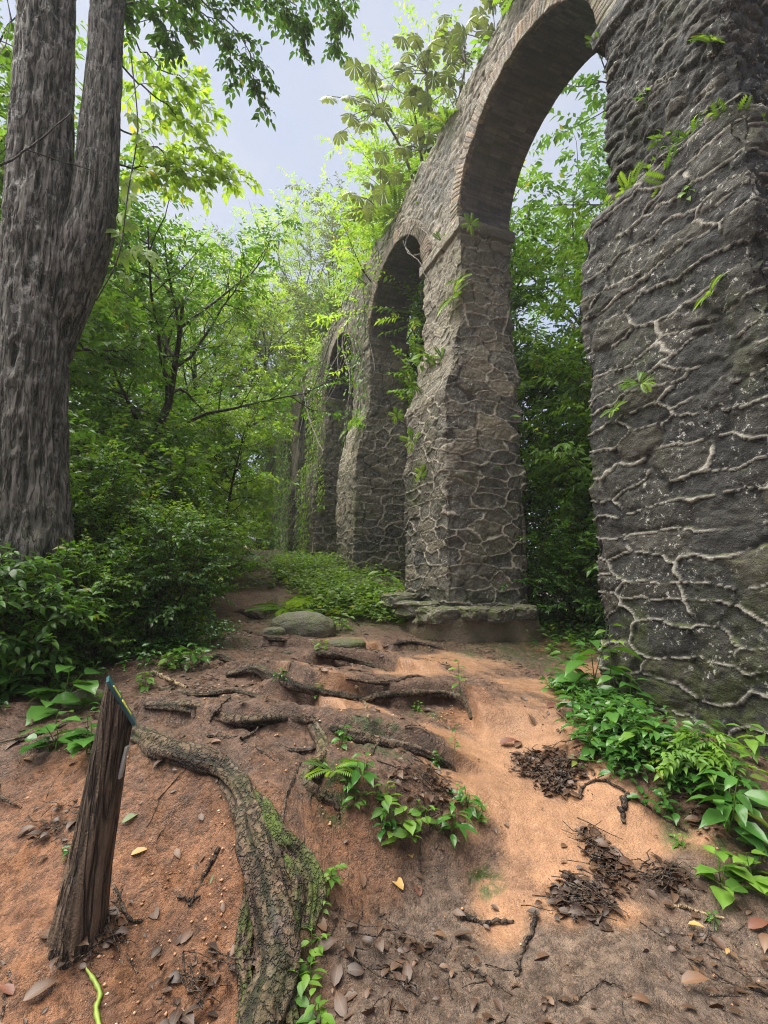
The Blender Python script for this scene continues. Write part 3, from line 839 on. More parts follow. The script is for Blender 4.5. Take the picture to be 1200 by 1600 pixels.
def tree_proto(seed, H, r, crown0, spread, nl, ns, ntw, nlv, leafL, leafW=.45, up=.05, tmpl=LOW, elev=(15, 60), twigL=.6, top=.9, droop=.25, trunk_wob=.05, twig_tubes=False, lean=(0, 0), stems=1):
    rng = np.random.default_rng(seed)
    tb, cr = Tubes(), Crown(rng)
    for st in range(stems):
        a0 = rng.uniform(0, 6.28); tilt = 0 if stems == 1 else rng.uniform(.15, .6)
        d0 = np.array([lean[0] + tilt * math.cos(a0), lean[1] + tilt * math.sin(a0), 1.0])
        Hs = H * (1 if stems == 1 else rng.uniform(.65, 1.05))
        tr = wander(rng, (rng.normal(0, .04 * (stems > 1)), rng.normal(0, .04 * (stems > 1)), -.15), d0, Hs * top, 12, trunk_wob, .03)
        R = np.linspace(r, r * .18, 13); R[0] *= 1.45; R[1] *= 1.1
        tb.add(catmull(tr, 26), np.interp(np.linspace(0, 12, 26), np.arange(13), R), 9 if stems == 1 else 5)
        for i in range(nl):
            t = crown0 + (1 - crown0) * (i + rng.uniform(0, .8)) / nl
            k = min(11, int(t * 12)); f = t * 12 - k; p = tr[k] * (1 - f) + tr[min(12, k + 1)] * f
            az = i * 2.4 + rng.uniform(-.5, .5); rel = (t - crown0) / (1 - crown0)
            el = math.radians(elev[0] + (elev[1] - elev[0]) * rel + rng.uniform(-10, 10))
            L = spread * (.55 + .6 * math.sin(math.pi * (.15 + .75 * (1 - rel)))) * rng.uniform(.7, 1.2)
            lb = wander(rng, p, (math.cos(az) * math.cos(el), math.sin(az) * math.cos(el), math.sin(el)), L, 6, .16, up)
            rl = max(r * .36 * (1 - .5 * rel), .008)
            tb.add(lb, np.linspace(rl, rl * .25, 7), 5)
            tone_l = rng.uniform(.25, .65)
            for j in range(ns):
                u = .25 + .75 * (j + rng.uniform(0, .9)) / ns
                k = min(5, int(u * 6)); p2 = lb[k] + (lb[k + 1] - lb[k]) * (u * 6 - k)
                T = unit(lb[k + 1] - lb[k]); S = unit(np.cross(T, [0, 0, 1])); sg = 1 if j % 2 else -1
                d2 = T * .6 + S * sg * rng.uniform(.4, 1.1) + np.array([0, 0, rng.uniform(-.25, .5)])
                L2 = L * rng.uniform(.25, .5) * (1.15 - .5 * u) + twigL * .5
                sb = wander(rng, p2, d2, L2, 4, .18, up * .6)
                tb.add(sb, np.linspace(max(rl * .35, .005), .004, 5), 3)
                for q in range(ntw):
                    u2 = (q + rng.uniform(.1, 1)) / ntw
                    k2 = min(3, int(u2 * 4)); p3 = sb[k2] + (sb[k2 + 1] - sb[k2]) * (u2 * 4 - k2)
                    T2 = unit(sb[k2 + 1] - sb[k2]); S2 = unit(np.cross(T2, [0, 0, 1]))
                    d3 = T2 * rng.uniform(.3, 1) + S2 * (1 if q % 2 else -1) * rng.uniform(.2, 1) + rng.normal(0, .25, 3)
                    tw = wander(rng, p3, d3, twigL * rng.uniform(.6, 1.3), 3, .15, -.03)
                    if twig_tubes: tb.add(tw, np.linspace(.004, .002, 4) * (1 + leafL * 4), 3)
                    cr.twig(tw, nlv, leafL, droop=droop, tone=np.clip(tone_l + rng.normal(0, .15), 0, 1))
    return tb.mesh('trunk'), cr.mesh('crown', leafW, tmpl)

def put(proto, name, xy, label, cat, group, mats, s=1.0, rz=0.0, part=('trunk', 'crown'), dz=0.0, tilt=(0, 0)):
    z = g1(xy[0], xy[1]) - .02 + dz
    e = empty(name, (xy[0], xy[1], z), label, cat, group, rz, s)
    e.rotation_euler = (tilt[0], tilt[1], rz)
    for me, m, nm in zip(proto, mats, part):
        if me is None: continue
        o = link(nm, me, None, e)
        if not me.materials: me.materials.append(m)
        if me.materials[0] != m:
            o.material_slots[0].link = 'OBJECT'; o.material_slots[0].material = m
    return e

TA = tree_proto(11, 10.0, .17, .30, 2.9, 20, 7, 7, 13, .17, .50, twigL=.7)
TB = tree_proto(12, 12.0, .15, .38, 3.0, 18, 7, 6, 14, .15, .42, up=.10, twigL=.8, elev=(25, 65))
TCc = tree_proto(13, 8.0, .20, .28, 3.1, 16, 8, 7, 12, .14, .48, up=.02, twigL=.6, trunk_wob=.10, elev=(10, 55))
TD = tree_proto(14, 9.0, .12, .18, 2.2, 24, 6, 6, 12, .20, .42, droop=.6, twigL=.6, elev=(-5, 50))
FG = 'forest trees around the aqueduct'
BK = M['bark_dark']
def tree(px, D, proto, s, leaf, label, rz, xy=None, bk=None):
    p = at(px, 900, D)[:2] if xy is None else xy
    return put(proto, 'forest_tree', p, label, 'tree', FG, (bk or BK, M[leaf]), s, rz)
L_, Dk, Lt, Gy = 'leaf', 'leaf_dark', 'leaf_light', 'leaf_grey'
tree(-70, 8.5, TA, 1.05, L_, 'green broadleaf tree behind the big forked trunk at the left edge', .3)
tree(60, 11, TA, .9, L_, 'bushy green tree showing right behind the forked trunk', 1.9)
tree(205, 12, TCc, .98, Dk, 'dark spreading tree with visible crooked limbs left of the sky gap', 4.4)
tree(285, 16, TCc, 1.02, L_, 'round green tree right of the crooked spreading tree, before the pale crowns', 2.6)
tree(130, 17, TA, 1.02, L_, 'tall mid green tree rising behind the dark spreading tree', 3.3)
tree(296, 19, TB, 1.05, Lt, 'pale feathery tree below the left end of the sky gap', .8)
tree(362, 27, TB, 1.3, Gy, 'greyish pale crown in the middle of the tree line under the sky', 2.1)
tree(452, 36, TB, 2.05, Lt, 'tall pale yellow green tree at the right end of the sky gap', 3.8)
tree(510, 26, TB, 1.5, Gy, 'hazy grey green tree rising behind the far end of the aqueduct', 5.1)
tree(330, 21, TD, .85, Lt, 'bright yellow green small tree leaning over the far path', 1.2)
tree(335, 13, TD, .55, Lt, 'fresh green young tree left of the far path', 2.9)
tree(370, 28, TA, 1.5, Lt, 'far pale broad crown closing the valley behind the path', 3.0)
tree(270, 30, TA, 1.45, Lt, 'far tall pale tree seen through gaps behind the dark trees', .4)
tree(0, 20, TA, 1.7, Dk, 'tall dark tree deep in the wood at the far left', 5.6)
tree(0, 0, TA, .95, L_, 'leafy green tree filling the lower half of the big arch', .9, xy=(8.0, 10.6))
tree(0, 0, TD, .92, L_, 'drooping green tree against the right side of the big arch opening', 2.2, xy=(8.3, 7.4))
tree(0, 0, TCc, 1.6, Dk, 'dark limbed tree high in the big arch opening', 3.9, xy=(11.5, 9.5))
tree(0, 0, TB, 1.2, L_, 'slender green tree behind the second pier', 1.1, xy=(8.2, 15.5))
tree(0, 0, TB, 1.3, Lt, 'loose pale tree leaning over the wall top beside the palmate leaves', 2.6, xy=(7.0, 13.6))
tree(0, 0, TB, 1.25, Lt, 'pale tree whose crown shows above the wall top left of the big arch', 4.6, xy=(7.4, 19.5))
tree(0, 0, TA, 1.35, L_, 'round green tree behind the third pier', 5.2, xy=(8.5, 23))
tree(0, 0, TA, 1.5, Dk, 'deep green tree far behind the big arch', 1.4, xy=(14, 14))
tree(0, 0, TD, 1.3, L_, 'green tree with hanging leaves far right behind the near pier', 3.3, xy=(12.5, 4.5))
tree(0, 0, TB, 1.45, Gy, 'grey green tree overhanging the far end of the wall', .2, xy=(5.8, 33))
tree(0, 0, TD, .75, L_, 'low leafy tree in the dark gap between the two nearest piers', 4.9, xy=(7.3, 9.2))

# shrubs
SA = tree_proto(21, 2.2, .022, .12, .62, 9, 4, 4, 9, .095, .48, tmpl=MID, twigL=.24, stems=4, elev=(5, 55), twig_tubes=True)
SB = tree_proto(22, 1.6, .020, .10, .55, 7, 4, 3, 6, .16, .44, tmpl=MID, twigL=.28, stems=4, elev=(0, 55), droop=.4, twig_tubes=True)
SCc = tree_proto(23, 2.8, .018, .25, .8, 9, 4, 4, 10, .075, .50, tmpl=MID, twigL=.30, stems=3, elev=(10, 60), twig_tubes=True)
SD = tree_proto(24, .75, .010, .05, .30, 6, 3, 3, 7, .060, .46, tmpl=MID, twigL=.14, stems=5, elev=(5, 50), twig_tubes=True)
SE = tree_proto(25, 2.6, .030, .15, .9, 9, 5, 4, 9, .11, .46, tmpl=LOW, twigL=.35, stems=4, elev=(5, 55))
SG = 'shrubs of the forest understorey'
def shrub(px, D, proto, s, leaf, label, rz, xy=None, dz=0):
    p = at(px, 900, D)[:2] if xy is None else xy
    return put(proto, 'shrub', p, label, 'shrub', SG, (M['bark_dark'], M[leaf]), s, rz, ('stem', 'foliage'), dz)
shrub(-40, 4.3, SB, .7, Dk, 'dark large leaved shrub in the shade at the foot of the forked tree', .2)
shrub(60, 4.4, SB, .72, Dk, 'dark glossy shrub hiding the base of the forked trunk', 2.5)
shrub(150, 5.0, SA, .60, L_, 'low glossy shrub in front of the dark bushes, left of the path', 3.3)
shrub(30, 4.15, SB, .55, L_, 'near shrub with broad leaves at the left edge above the leaf litter', 4.0)
shrub(235, 5.7, SA, .78, Dk, 'dark small leaved shrub next to the path edge', 1.2)
shrub(120, 6.2, SA, .9, L_, 'medium green shrub just right of the forked trunk', 4.1)
shrub(210, 7.0, SCc, .9, L_, 'tall thin shrub in the middle of the left bank', 2.0)
shrub(280, 7.8, SA, .9, Lt, 'leafy shrub overhanging the left side of the path', 5.2)
shrub(160, 8.0, SCc, 1.2, Lt, 'pale tall shrub behind the left bank bushes', .6)
shrub(285, 9.0, SE, .8, L_, 'bushy shrub at the bend of the path', 3.0)
shrub(235, 9.4, SE, 1.2, L_, 'big green shrub under the crooked tree', 1.5)
shrub(325, 11.5, SE, .6, Lt, 'green shrub beside the pale stick on the path', 4.2)
shrub(100, 9.5, SE, 1.5, Dk, 'tall dark bush behind the forked trunk', 2.8)
shrub(190, 11, SE, 1.5, Lt, 'large bush in the second row of the left wood', 5.0)
shrub(40, 7, SE, 1.2, Dk, 'dark bush left behind the forked trunk', .9)
shrub(-60, 6, SE, 1.2, Dk, 'dark bush at the left picture edge', 3.7)
shrub(275, 13.5, SE, 1.3, Lt, 'wide bush below the pale feathery tree', 1.1)
shrub(325, 15.5, SE, 1.1, Lt, 'pale green bush where the path disappears', 2.2)
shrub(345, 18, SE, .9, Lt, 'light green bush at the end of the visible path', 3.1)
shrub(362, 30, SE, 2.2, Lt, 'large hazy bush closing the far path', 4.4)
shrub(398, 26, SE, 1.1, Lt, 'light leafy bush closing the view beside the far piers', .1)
shrub(230, 16, SE, 2.2, L_, 'tall bush deep in the left wood', 2.4)
shrub(140, 14, SE, 2.0, Dk, 'dark bush deep in the left wood', 5.9)
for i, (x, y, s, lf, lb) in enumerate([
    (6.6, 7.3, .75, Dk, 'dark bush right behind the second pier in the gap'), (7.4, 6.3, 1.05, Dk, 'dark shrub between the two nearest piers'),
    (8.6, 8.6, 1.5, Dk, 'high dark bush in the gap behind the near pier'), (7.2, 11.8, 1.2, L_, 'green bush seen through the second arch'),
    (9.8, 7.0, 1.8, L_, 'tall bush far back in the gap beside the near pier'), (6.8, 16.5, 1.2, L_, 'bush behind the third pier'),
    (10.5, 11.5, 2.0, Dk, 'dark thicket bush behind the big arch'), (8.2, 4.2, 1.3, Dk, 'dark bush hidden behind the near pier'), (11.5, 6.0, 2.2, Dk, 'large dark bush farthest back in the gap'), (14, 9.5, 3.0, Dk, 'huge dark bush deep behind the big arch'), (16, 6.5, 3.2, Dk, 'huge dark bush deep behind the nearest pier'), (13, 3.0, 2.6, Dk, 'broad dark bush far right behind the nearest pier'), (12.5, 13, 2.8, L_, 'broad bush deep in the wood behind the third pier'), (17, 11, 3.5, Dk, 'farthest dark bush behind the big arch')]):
    shrub(0, 0, SE, s, lf, lb, i * 1.7, xy=(x, y))
# ------------------------------------------------------------------ the forked tree
AX = np.array([math.sin(PS) * math.cos(TH), math.cos(PS) * math.cos(TH), math.sin(TH)])
def pxw(P, wpx):                       # metres covered by wpx photo pixels at point P
    return wpx / FPX * float(np.dot(np.asarray(P) - np.array([0, 0, CAMZ]), AX))
def trunk_mesh(name, pts, D, nu, nv, furrow, base_z=None, seed=1, pale_from=2.5, moss_below=.6, mossamt=.5):
    P = np.array([at(x, y, D) for x, y, w_ in pts]); R = np.array([pxw(p, q[2]) / 2 * .81 for p, q in zip(P, pts)])
    if base_z is not None: P[0][2] = base_z
    def fur(A, S, X, RR):
        q = 5.2
        wv = .35 * fbm(np.cos(A) * 2, np.sin(A) * 2, S * 1.3, 2, seed + 3)
        n = vnoise(np.cos(A + wv * .3) * q, np.sin(A + wv * .3) * q, S * 2.4, seed)
        n2 = vnoise(np.cos(A + wv * .2) * q * 2.1, np.sin(A + wv * .2) * q * 2.1, S * 5.0, seed + 1)
        return 1 - np.abs(n * .7 + n2 * .5) * 2.0
    def disp(A, S, X, RR):
        f = np.clip(fur(A, S, X, RR), -.6, 1)
        lump = .10 * fbm(np.cos(A) * 1.2, np.sin(A) * 1.2, S * .8, 3, seed + 7) * RR
        return furrow * f + lump + .006 * fbm(X[..., 0] * 30, X[..., 1] * 30, X[..., 2] * 12, 3, seed + 9)
    return rich_tube(name, P, R, nu, nv, disp, True, {
        'groove': lambda A, S, X, O: (1 - sstep(-.45, .20, fur(A, S, X, 0))) * (1 if furrow > .012 else .35),
        'pale': lambda A, S, X, O: sstep(pale_from, pale_from + 2, X[..., 2]) * .9 + .25,  # lichen-pale patches, strengthened with height to paint in the lit upper trunk
        'moss': lambda A, S, X, O: mossamt * np.exp(-np.maximum(X[..., 2] - moss_below, 0) / .8) + .12}), P, R
TD0 = 5.0
base = at(40, 1000, TD0)[:2]; bz = g1(*base)
ft = empty('forked_tree', (base[0], base[1], bz), 'big grey forked tree with deeply furrowed bark at the left edge', 'tree')
inv = (-base[0], -base[1], -bz)
def ftp(name, me, mat):
    o = link(name, me, mat, ft); o.location = inv; return o
me, FP, FR = trunk_mesh('trunk', [(35,990,190),(40,900,150),(43,780,128),(46,640,116),(52,500,112),(58,380,108),(64,250,98),(70,100,90),(76,-20,84),(90,-260,76)], TD0, 260, 420, .030, bz - .2, 5)
ftp('trunk', me, M['bark'])
me, _, _ = trunk_mesh('limb', [(72,560,70),(100,470,88),(128,400,86),(146,330,76),(154,240,68),(161,140,60),(168,20,54),(185,-160,50),(200,-300,46)], TD0 + .12, 150, 240, .016, None, 15, pale_from=4.5)
ftp('limb', me, M['bark'])
rng = np.random.default_rng(4)
def spray(polys, L, ntw, nlv, twL, seed, droop=.3, thick=.016, hang=-.25, W=.5, tmpl=MID, tone=None):
    rg = np.random.default_rng(seed); tb, cr = Tubes(), Crown(rg)
    for pl in polys:
        P = catmull(np.array([at(*q) for q in pl]), 14)
        P += rg.normal(0, .03, P.shape)
        tb.add(P, np.linspace(thick, .004, 14), 5)
        for q in range(ntw):
            u = (.12 + .88 * (q + rg.uniform(0, .9)) / ntw) * 13; k = min(12, int(u)); p = P[k] + (P[k + 1] - P[k]) * (u - k)
            T = unit(P[k + 1] - P[k]); S = unit(np.cross(T, [0, 0, 1]))
            d = T * rg.uniform(.2, .9) + S * (1 if q % 2 else -1) * rg.uniform(.3, 1.1) + np.array([0, 0, rg.uniform(hang - .3, hang + .35)])
            sb = wander(rg, p, d, twL * rg.uniform(.6, 1.3), 5, .16, -.03)
            tb.add(sb, np.linspace(.006, .002, 6), 3)
            tn = np.clip(rg.normal(.45 if tone is None else tone, .15), 0, 1)
            cr.twig(sb, nlv, L, droop, tone=tn)
            for e in range(3):
                k2 = rg.integers(1, 5)
                T2 = unit(sb[k2] - sb[k2 - 1]); S2 = unit(np.cross(T2, [0, 0, 1]))
                s3 = wander(rg, sb[k2], T2 * .6 + S2 * rg.choice([-1, 1]) * .8 + rg.normal(0, .2, 3), twL * .5, 3, .15, -.05)
                tb.add(s3, np.linspace(.003, .002, 4), 3); cr.twig(s3, nlv // 2 + 2, L, droop, tone=tn)
    return tb.mesh('branch'), cr.mesh('foliage', W, tmpl)
b1, f1 = spray([[(190,-120,5.3),(280,-60,5.8),(380,-15,6.2),(470,25,6.5)], [(200,-60,5.2),(260,-10,5.7),(330,40,6.1),(400,130,6.3)], [(300,-70,6.0),(420,-50,6.5),(520,-20,6.9),(540,20,7.0)],
                [(185,10,5.1),(230,20,5.5),(280,70,5.8)], [(240,-40,5.6),(310,0,6.0),(380,60,6.2),(400,160,6.3)], [(380,-30,6.4),(450,0,6.7),(480,70,6.8)], [(420,-60,6.8),(490,-20,7.2),(530,30,7.4),(525,75,7.4)]], .115, 13, 9, .42, 31, hang=-.3, tone=.3)
ftp('branch', b1, M['bark_dark']); ftp('foliage', f1, M['leaf_dark'])
b2, f2 = spray([[(188,100,6.6),(240,150,7.0),(300,200,7.4),(345,250,7.6)], [(180,200,6.6),(240,230,7.0),(310,265,7.4),(385,285,7.7)], [(190,40,6.6),(235,90,7.0),(290,130,7.3),(320,170,7.5)], [(190,260,6.7),(250,265,7.1),(300,280,7.4)]], .15, 12, 8, .45, 32, hang=-.1, tone=.7)
ftp('branch', b2, M['bark_dark']); ftp('foliage', f2, M['leaf_light'])

# second, smaller trunk at the very left edge
me, P2, _ = trunk_mesh('trunk', [(-45,960,120),(-40,800,90),(-36,600,80),(-28,420,74),(-60,200,60),(-80,-100,50)], 5.6, 90, 130, .012, g1(*at(-45, 900, 5.6)[:2]) - .2, 45)
st = empty('edge_tree', P2[0], 'brown tree trunk half cut by the left picture edge beside the forked tree', 'tree')
o = link('trunk', me, M['bark'], st); o.location = -Vector(P2[0])
bb, ff = spray([[(-60,200,5.6),(-20,120,6),(10,60,6.6),(15,-40,7)], [(-60,260,5.8),(-10,260,6.6),(15,200,7)]], .15, 10, 8, .5, 34, tone=.5)
for nm, q, m in (('branch', bb, 'bark_dark'), ('foliage', ff, 'leaf')):
    o = link(nm, q, M[m], st); o.location = -Vector(P2[0])

# climber with big lobed leaves on the forked trunk
P, D, N = [], [], []
rg = np.random.default_rng(8)
for (x, y) in [(205,180),(222,215),(240,235),(225,270),(208,285),(196,330),(206,350),(214,385),(192,395),(228,395),(202,305),(186,365),(250,262),(236,160),(196,430)]:
    P.append(at(x, y, 4.9 + rg.uniform(0, .4))); a = rg.uniform(-2.6, -.6)
    D.append([math.cos(a), math.sin(a) * .6, -1.0 + rg.normal(0, .3)]); N.append([rg.normal(.1, .4), -1 + rg.normal(0, .2), .7])
P = np.array(P)
cl = empty('climbing_vine', P[5], 'climber with big lobed bright green leaves on the right side of the forked trunk', 'climbing plant')
tb = Tubes(); tb.add(catmull([at(150, 470, 4.75), at(185, 400, 4.8), at(200, 300, 4.95), at(215, 200, 5.0), at(205, 90, 5.05)], 20), np.full(20, .008), 5)
for p in P: tb.add(catmull([p + [-.05, 0, .14], p + [-.01, 0, .08], p], 5), np.full(5, .003), 3)
for nm, q, m in (('stem', tb.mesh('stem'), 'bark_dark'), ('foliage', leaves_mesh('foliage', P, D, N, rg.uniform(.20, .30, len(P)), 1.0, rg.uniform(.4, 1, len(P)), LOBED), 'leaf_light')):
    o = link(nm, q, M[m], cl); o.location = -Vector(P[5])

# ------------------------------------------------------------------ cecropia (palmate leaves against the sky)
cb = np.array([6.7, 12.6, g1(6.7, 12.6)])
ce = empty('palmate_tree', cb, 'tree with big palmate leaves reaching over the wall top against the sky', 'tree')
rg = np.random.default_rng(12)
tb = Tubes(); top = np.array([6.6, 12.4, 13.0])
tb.add(catmull([cb + [0, 0, -.2], (6.9, 12.5, 6), top], 16), np.linspace(.13, .07, 16), 7)
P, D, N = [], [], []
for tgt in [[(575,105),(548,150),(565,160),(600,170),(545,185),(585,130),(560,195),(600,120)], [(632,65),(640,105),(655,150),(622,95),(650,60),(672,85)], [(690,60),(705,100),(700,140),(720,50),(730,90),(690,20)],
            [(615,200),(640,225),(650,195),(600,235),(670,215)], [(740,20),(760,50),(770,10),(745,110)], [(560,310),(580,290),(545,330),(600,300)], [(640,280),(660,260),(620,300)], [(690,180),(720,150),(700,210)], [(780,0),(800,-20),(770,-30)]]:
    c = np.mean(tgt, 0); hub = at(c[0] + 22, c[1] + 22, 12.0)
    tb.add(catmull([top + [0, 0, rg.uniform(-2, 0)], (top + hub) / 2 + [0, 0, rg.uniform(-.6, .1)], hub], 12), np.linspace(.065, .028, 12), 6)
    tgt = list(tgt) + [(c[0] + rg.normal(0, 34), c[1] + rg.normal(0, 34)) for _ in range(7)]
    for (x, y) in tgt:
        for rep in range(1):
            p = at(x + rg.normal(0, 5), y + rg.normal(0, 5), 12 + rg.uniform(-.7, .7))
            tb.add(catmull([hub, (hub + p) / 2 + [0, 0, .12], p], 6), np.linspace(.016, .009, 6), 4)
            a = rg.uniform(0, 6.28); P.append(p); D.append([math.cos(a), math.sin(a), -.25]); N.append([rg.normal(-.1, .35), rg.normal(-.5, .3), 1])
for nm, q, m in (('trunk', tb.mesh('trunk'), 'bark_pale'), ('foliage', leaves_mesh('foliage', P, D, N, rg.uniform(.50, .68, len(P)), 1.0, rg.uniform(.2, 1, len(P)), PALM), 'leaf_grey')):
    o = link(nm, q, M[m], ce); o.location = -Vector(cb)

# ------------------------------------------------------------------ wooden post
pb = gpt(122, 1450); Dp = float(np.dot(pb[:2], [math.sin(PS), math.cos(PS)]))
ptop = at(192, 1068, Dp + .02)
post = empty('marker_post', pb, 'dark weathered wooden post with slanted top leaning in the red soil', 'post')
Pp = [pb - unit(ptop - pb) * .3, pb, pb * .75 + ptop * .25, pb * .5 + ptop * .5, pb * .25 + ptop * .75, ptop, ptop + (ptop - pb) * .12]
Rp = [pxw(pb, 108) / 2, pxw(pb, 78) / 2, pxw(pb, 62) / 2, pxw(pb, 55) / 2, pxw(pb, 51) / 2, pxw(pb, 48) / 2, pxw(pb, 48) / 2]
def pd(A, S, X, RR):
    return .010 * fbm(np.cos(A) * 2.2, np.sin(A) * 2.2, S * 1.5, 4, 3) + .006 * fbm(np.cos(A) * 6, np.sin(A) * 6, S * 3, 3, 5) - .010 * sstep(.55, .8, vnoise(np.cos(A) * 3.2, np.sin(A) * 3.2, S * .9, 8))
me = rich_tube('post_body', Pp, Rp, 90, 150, pd, True, {'groove': lambda A, S, X, O: sstep(.25, .6, vnoise(np.cos(A) * 5, np.sin(A) * 5, S * 1.2, 18)) * .8})
co = np.zeros(len(me.vertices) * 3, np.float32); me.vertices.foreach_get('co', co); co = co.reshape(-1, 3)
Axp = unit(ptop - pb); R_ = np.array([math.cos(PS), -math.sin(PS), 0]); F_ = np.array([math.sin(PS), math.cos(PS), 0])
nrm = unit(R_ * .76 + F_ * .40 + np.array([0, 0, .50]))
p0 = at(206, 1132, Dp)
t = (co - p0) @ nrm
co = np.where((t > 0)[:, None] & (co[:, 2:3] > pb[2] + .45), co - Axp[None] * (t / nrm.dot(Axp))[:, None], co)
me.vertices.foreach_set('co', co.astype(np.float32).ravel()); me.update()
inv = -Vector(pb)
o = link('post_body', me, M['wood'], post); o.location = inv
def slab(name, c, ex, ey, ez, sx, sy, sz, mat, parent, loc, bev=.25, seg=3):
    """rounded box with local axes ex,ey,ez and half sizes"""
    bm = bmesh.new(); bmesh.ops.create_cube(bm, size=2)
    for v in bm.verts: v.co = Vector((v.co.x * sx, v.co.y * sy, v.co.z * sz))
    bmesh.ops.bevel(bm, geom=bm.edges[:], offset=min(sx, sy, sz) * bev, segments=seg, affect='EDGES', profile=.5)
    m = Matrix((ex, ey, ez)).transposed()
    for v in bm.verts: v.co = m @ v.co + Vector(c)
    q = bpy.data.meshes.new(name); bm.to_mesh(q); bm.free()
    o = link(name, q, mat, parent); o.location = loc; return o
up_in = unit(Axp - nrm * Axp.dot(nrm)); side = np.cross(up_in, nrm)
rp = pxw(ptop, 46) / 2
pc = p0 + nrm * .004
# centre of the cut: on the post's axis
tc_ = pb + Axp * (((p0 - pb) @ nrm) / nrm.dot(Axp))
plate = slab('sign_plate', tc_ + nrm * .006, Vector(side), Vector(up_in), Vector(nrm), rp * .80, rp * 1.75, .007, M['teal'], post, inv)
for cshift, w_, h_ in ((.5, .012, .030), (-.1, .020, .012), (-.5, .010, .022)):
    q = slab('painted_mark', tc_ + nrm * .0145 + up_in * rp * 1.5 * cshift - side * rp * .35, Vector(side), Vector(up_in), Vector(nrm), w_, h_, .0015, M['sign_yellow'], plate, (0, 0, 0))
for (x0, y0, x1, y1, off) in ((153,1158,144,1212,.05), (199,1166,187,1216,.0)):
    a, b_ = at(x0, y0, Dp + off), at(x1, y1, Dp + off); ax = unit(b_ - a); fz_ = unit(np.cross(ax, R_)); 
    slab('metal_strip', (a + b_) / 2, Vector(np.cross(ax, fz_)), Vector(ax), Vector(fz_), .006, np.linalg.norm(b_ - a) / 2, .012, M['strip'], post, inv)

# ------------------------------------------------------------------ rocks
def rock(name, c, s, seed, mat, label=None, cat=None, n=70, pw=.75, rough=.12, rz=0.0, parent=None, loc=(0, 0, 0)):
    th = np.linspace(0, math.pi, n); ph = np.linspace(0, 2 * math.pi, 2 * n, endpoint=False)
    PH, TT = np.meshgrid(ph, th)
    f = lambda v: np.sign(v) * np.abs(v) ** pw
    X = np.stack([f(np.sin(TT) * np.cos(PH)), f(np.sin(TT) * np.sin(PH)), f(np.cos(TT))], -1)
    d = 1 + rough * fbm(X[..., 0] * 1.4, X[..., 1] * 1.4, X[..., 2] * 1.4, 4, seed) + rough * .25 * fbm(X[..., 0] * 6, X[..., 1] * 6, X[..., 2] * 6, 3, seed + 3)
    X = X * d[..., None] * np.array(s); cz, sz_ = math.cos(rz), math.sin(rz)
    X = np.stack([X[..., 0] * cz - X[..., 1] * sz_, X[..., 0] * sz_ + X[..., 1] * cz, X[..., 2]], -1)
    me = mesh_data(name, X.reshape(-1, 3) + (np.array(c) if parent is not None else 0), [grid_faces(2 * n, n, True)[:, ::-1]], {'moss': np.clip(fbm(X[..., 0] * 3, X[..., 1] * 3, None, 3, 5) + .4 * (X[..., 2] > 0), 0, 1).ravel(), 'sid': np.full(X[..., 0].size, .4)})
    o = link(name, me, mat, parent)
    o.location = loc if parent is not None else tuple(c)
    if label: tag(o, label, cat)
    return o
g = gpt(474, 992); rock('boulder', g + [0, .12, .07], (.50, .30, .27), 3, M['rock'], 'smooth grey green boulder beside the path, largest of the path stones', 'boulder', pw=.85, rz=-PS)
g = gpt(428, 992); rock('small_stone', g + [0, 0, .02], (.16, .11, .09), 7, M['rock'], 'small brown stone touching the left side of the boulder', 'stone', n=40)
g = gpt(540, 1012); rock('flat_stone', g + [0, .05, .01], (.30, .19, .10), 9, M['rock_moss'], 'flat mossy stone in the path just below the boulder', 'stone', n=50, rz=-PS)
g = gpt(400, 918); rock('step_stone', g + [.1, .1, 0], (.36, .24, .20), 13, M['rock_moss'], 'mossy stone step where the path climbs out of sight', 'stone', n=40)
g = gpt(378, 888); rock('step_stone', g + [0, 0, .05], (.5, .3, .2), 14, M['rock'], 'farthest stone step on the path under the bushes', 'stone', n=40)
g = gpt(132, 1098); rock('mossy_stone', g + [0, 0, 0], (.15, .12, .10), 15, M['rock_moss'], 'dark mossy stone behind the wooden post', 'stone', n=40)
for (x, y, sx, sy, sz_, sd) in ((3.72,6.98,.34,.28,.13,1),(4.25,6.86,.30,.26,.11,2),(4.72,6.84,.36,.26,.12,3),(5.25,6.9,.32,.26,.11,4),(3.66,7.6,.30,.36,.12,5),(3.62,8.3,.30,.36,.13,6)):
    rock('footing_stone', (x, y, 1.00 - .03 * (sd % 2) + (.12 * max(0, y - 7))), (sx, sy, sz_), 30 + sd, M['stone'], None, None, n=70, pw=.36, rough=.3, rz=.2 * sd, parent=aq, loc=(-4.9, -8, 0))
rock('footing', (4.55, 7.35, .66), (1.12, .66, .34), 50, M['footing'], None, None, n=90, pw=.42, rough=.10, parent=aq, loc=(-4.9, -8, 0))

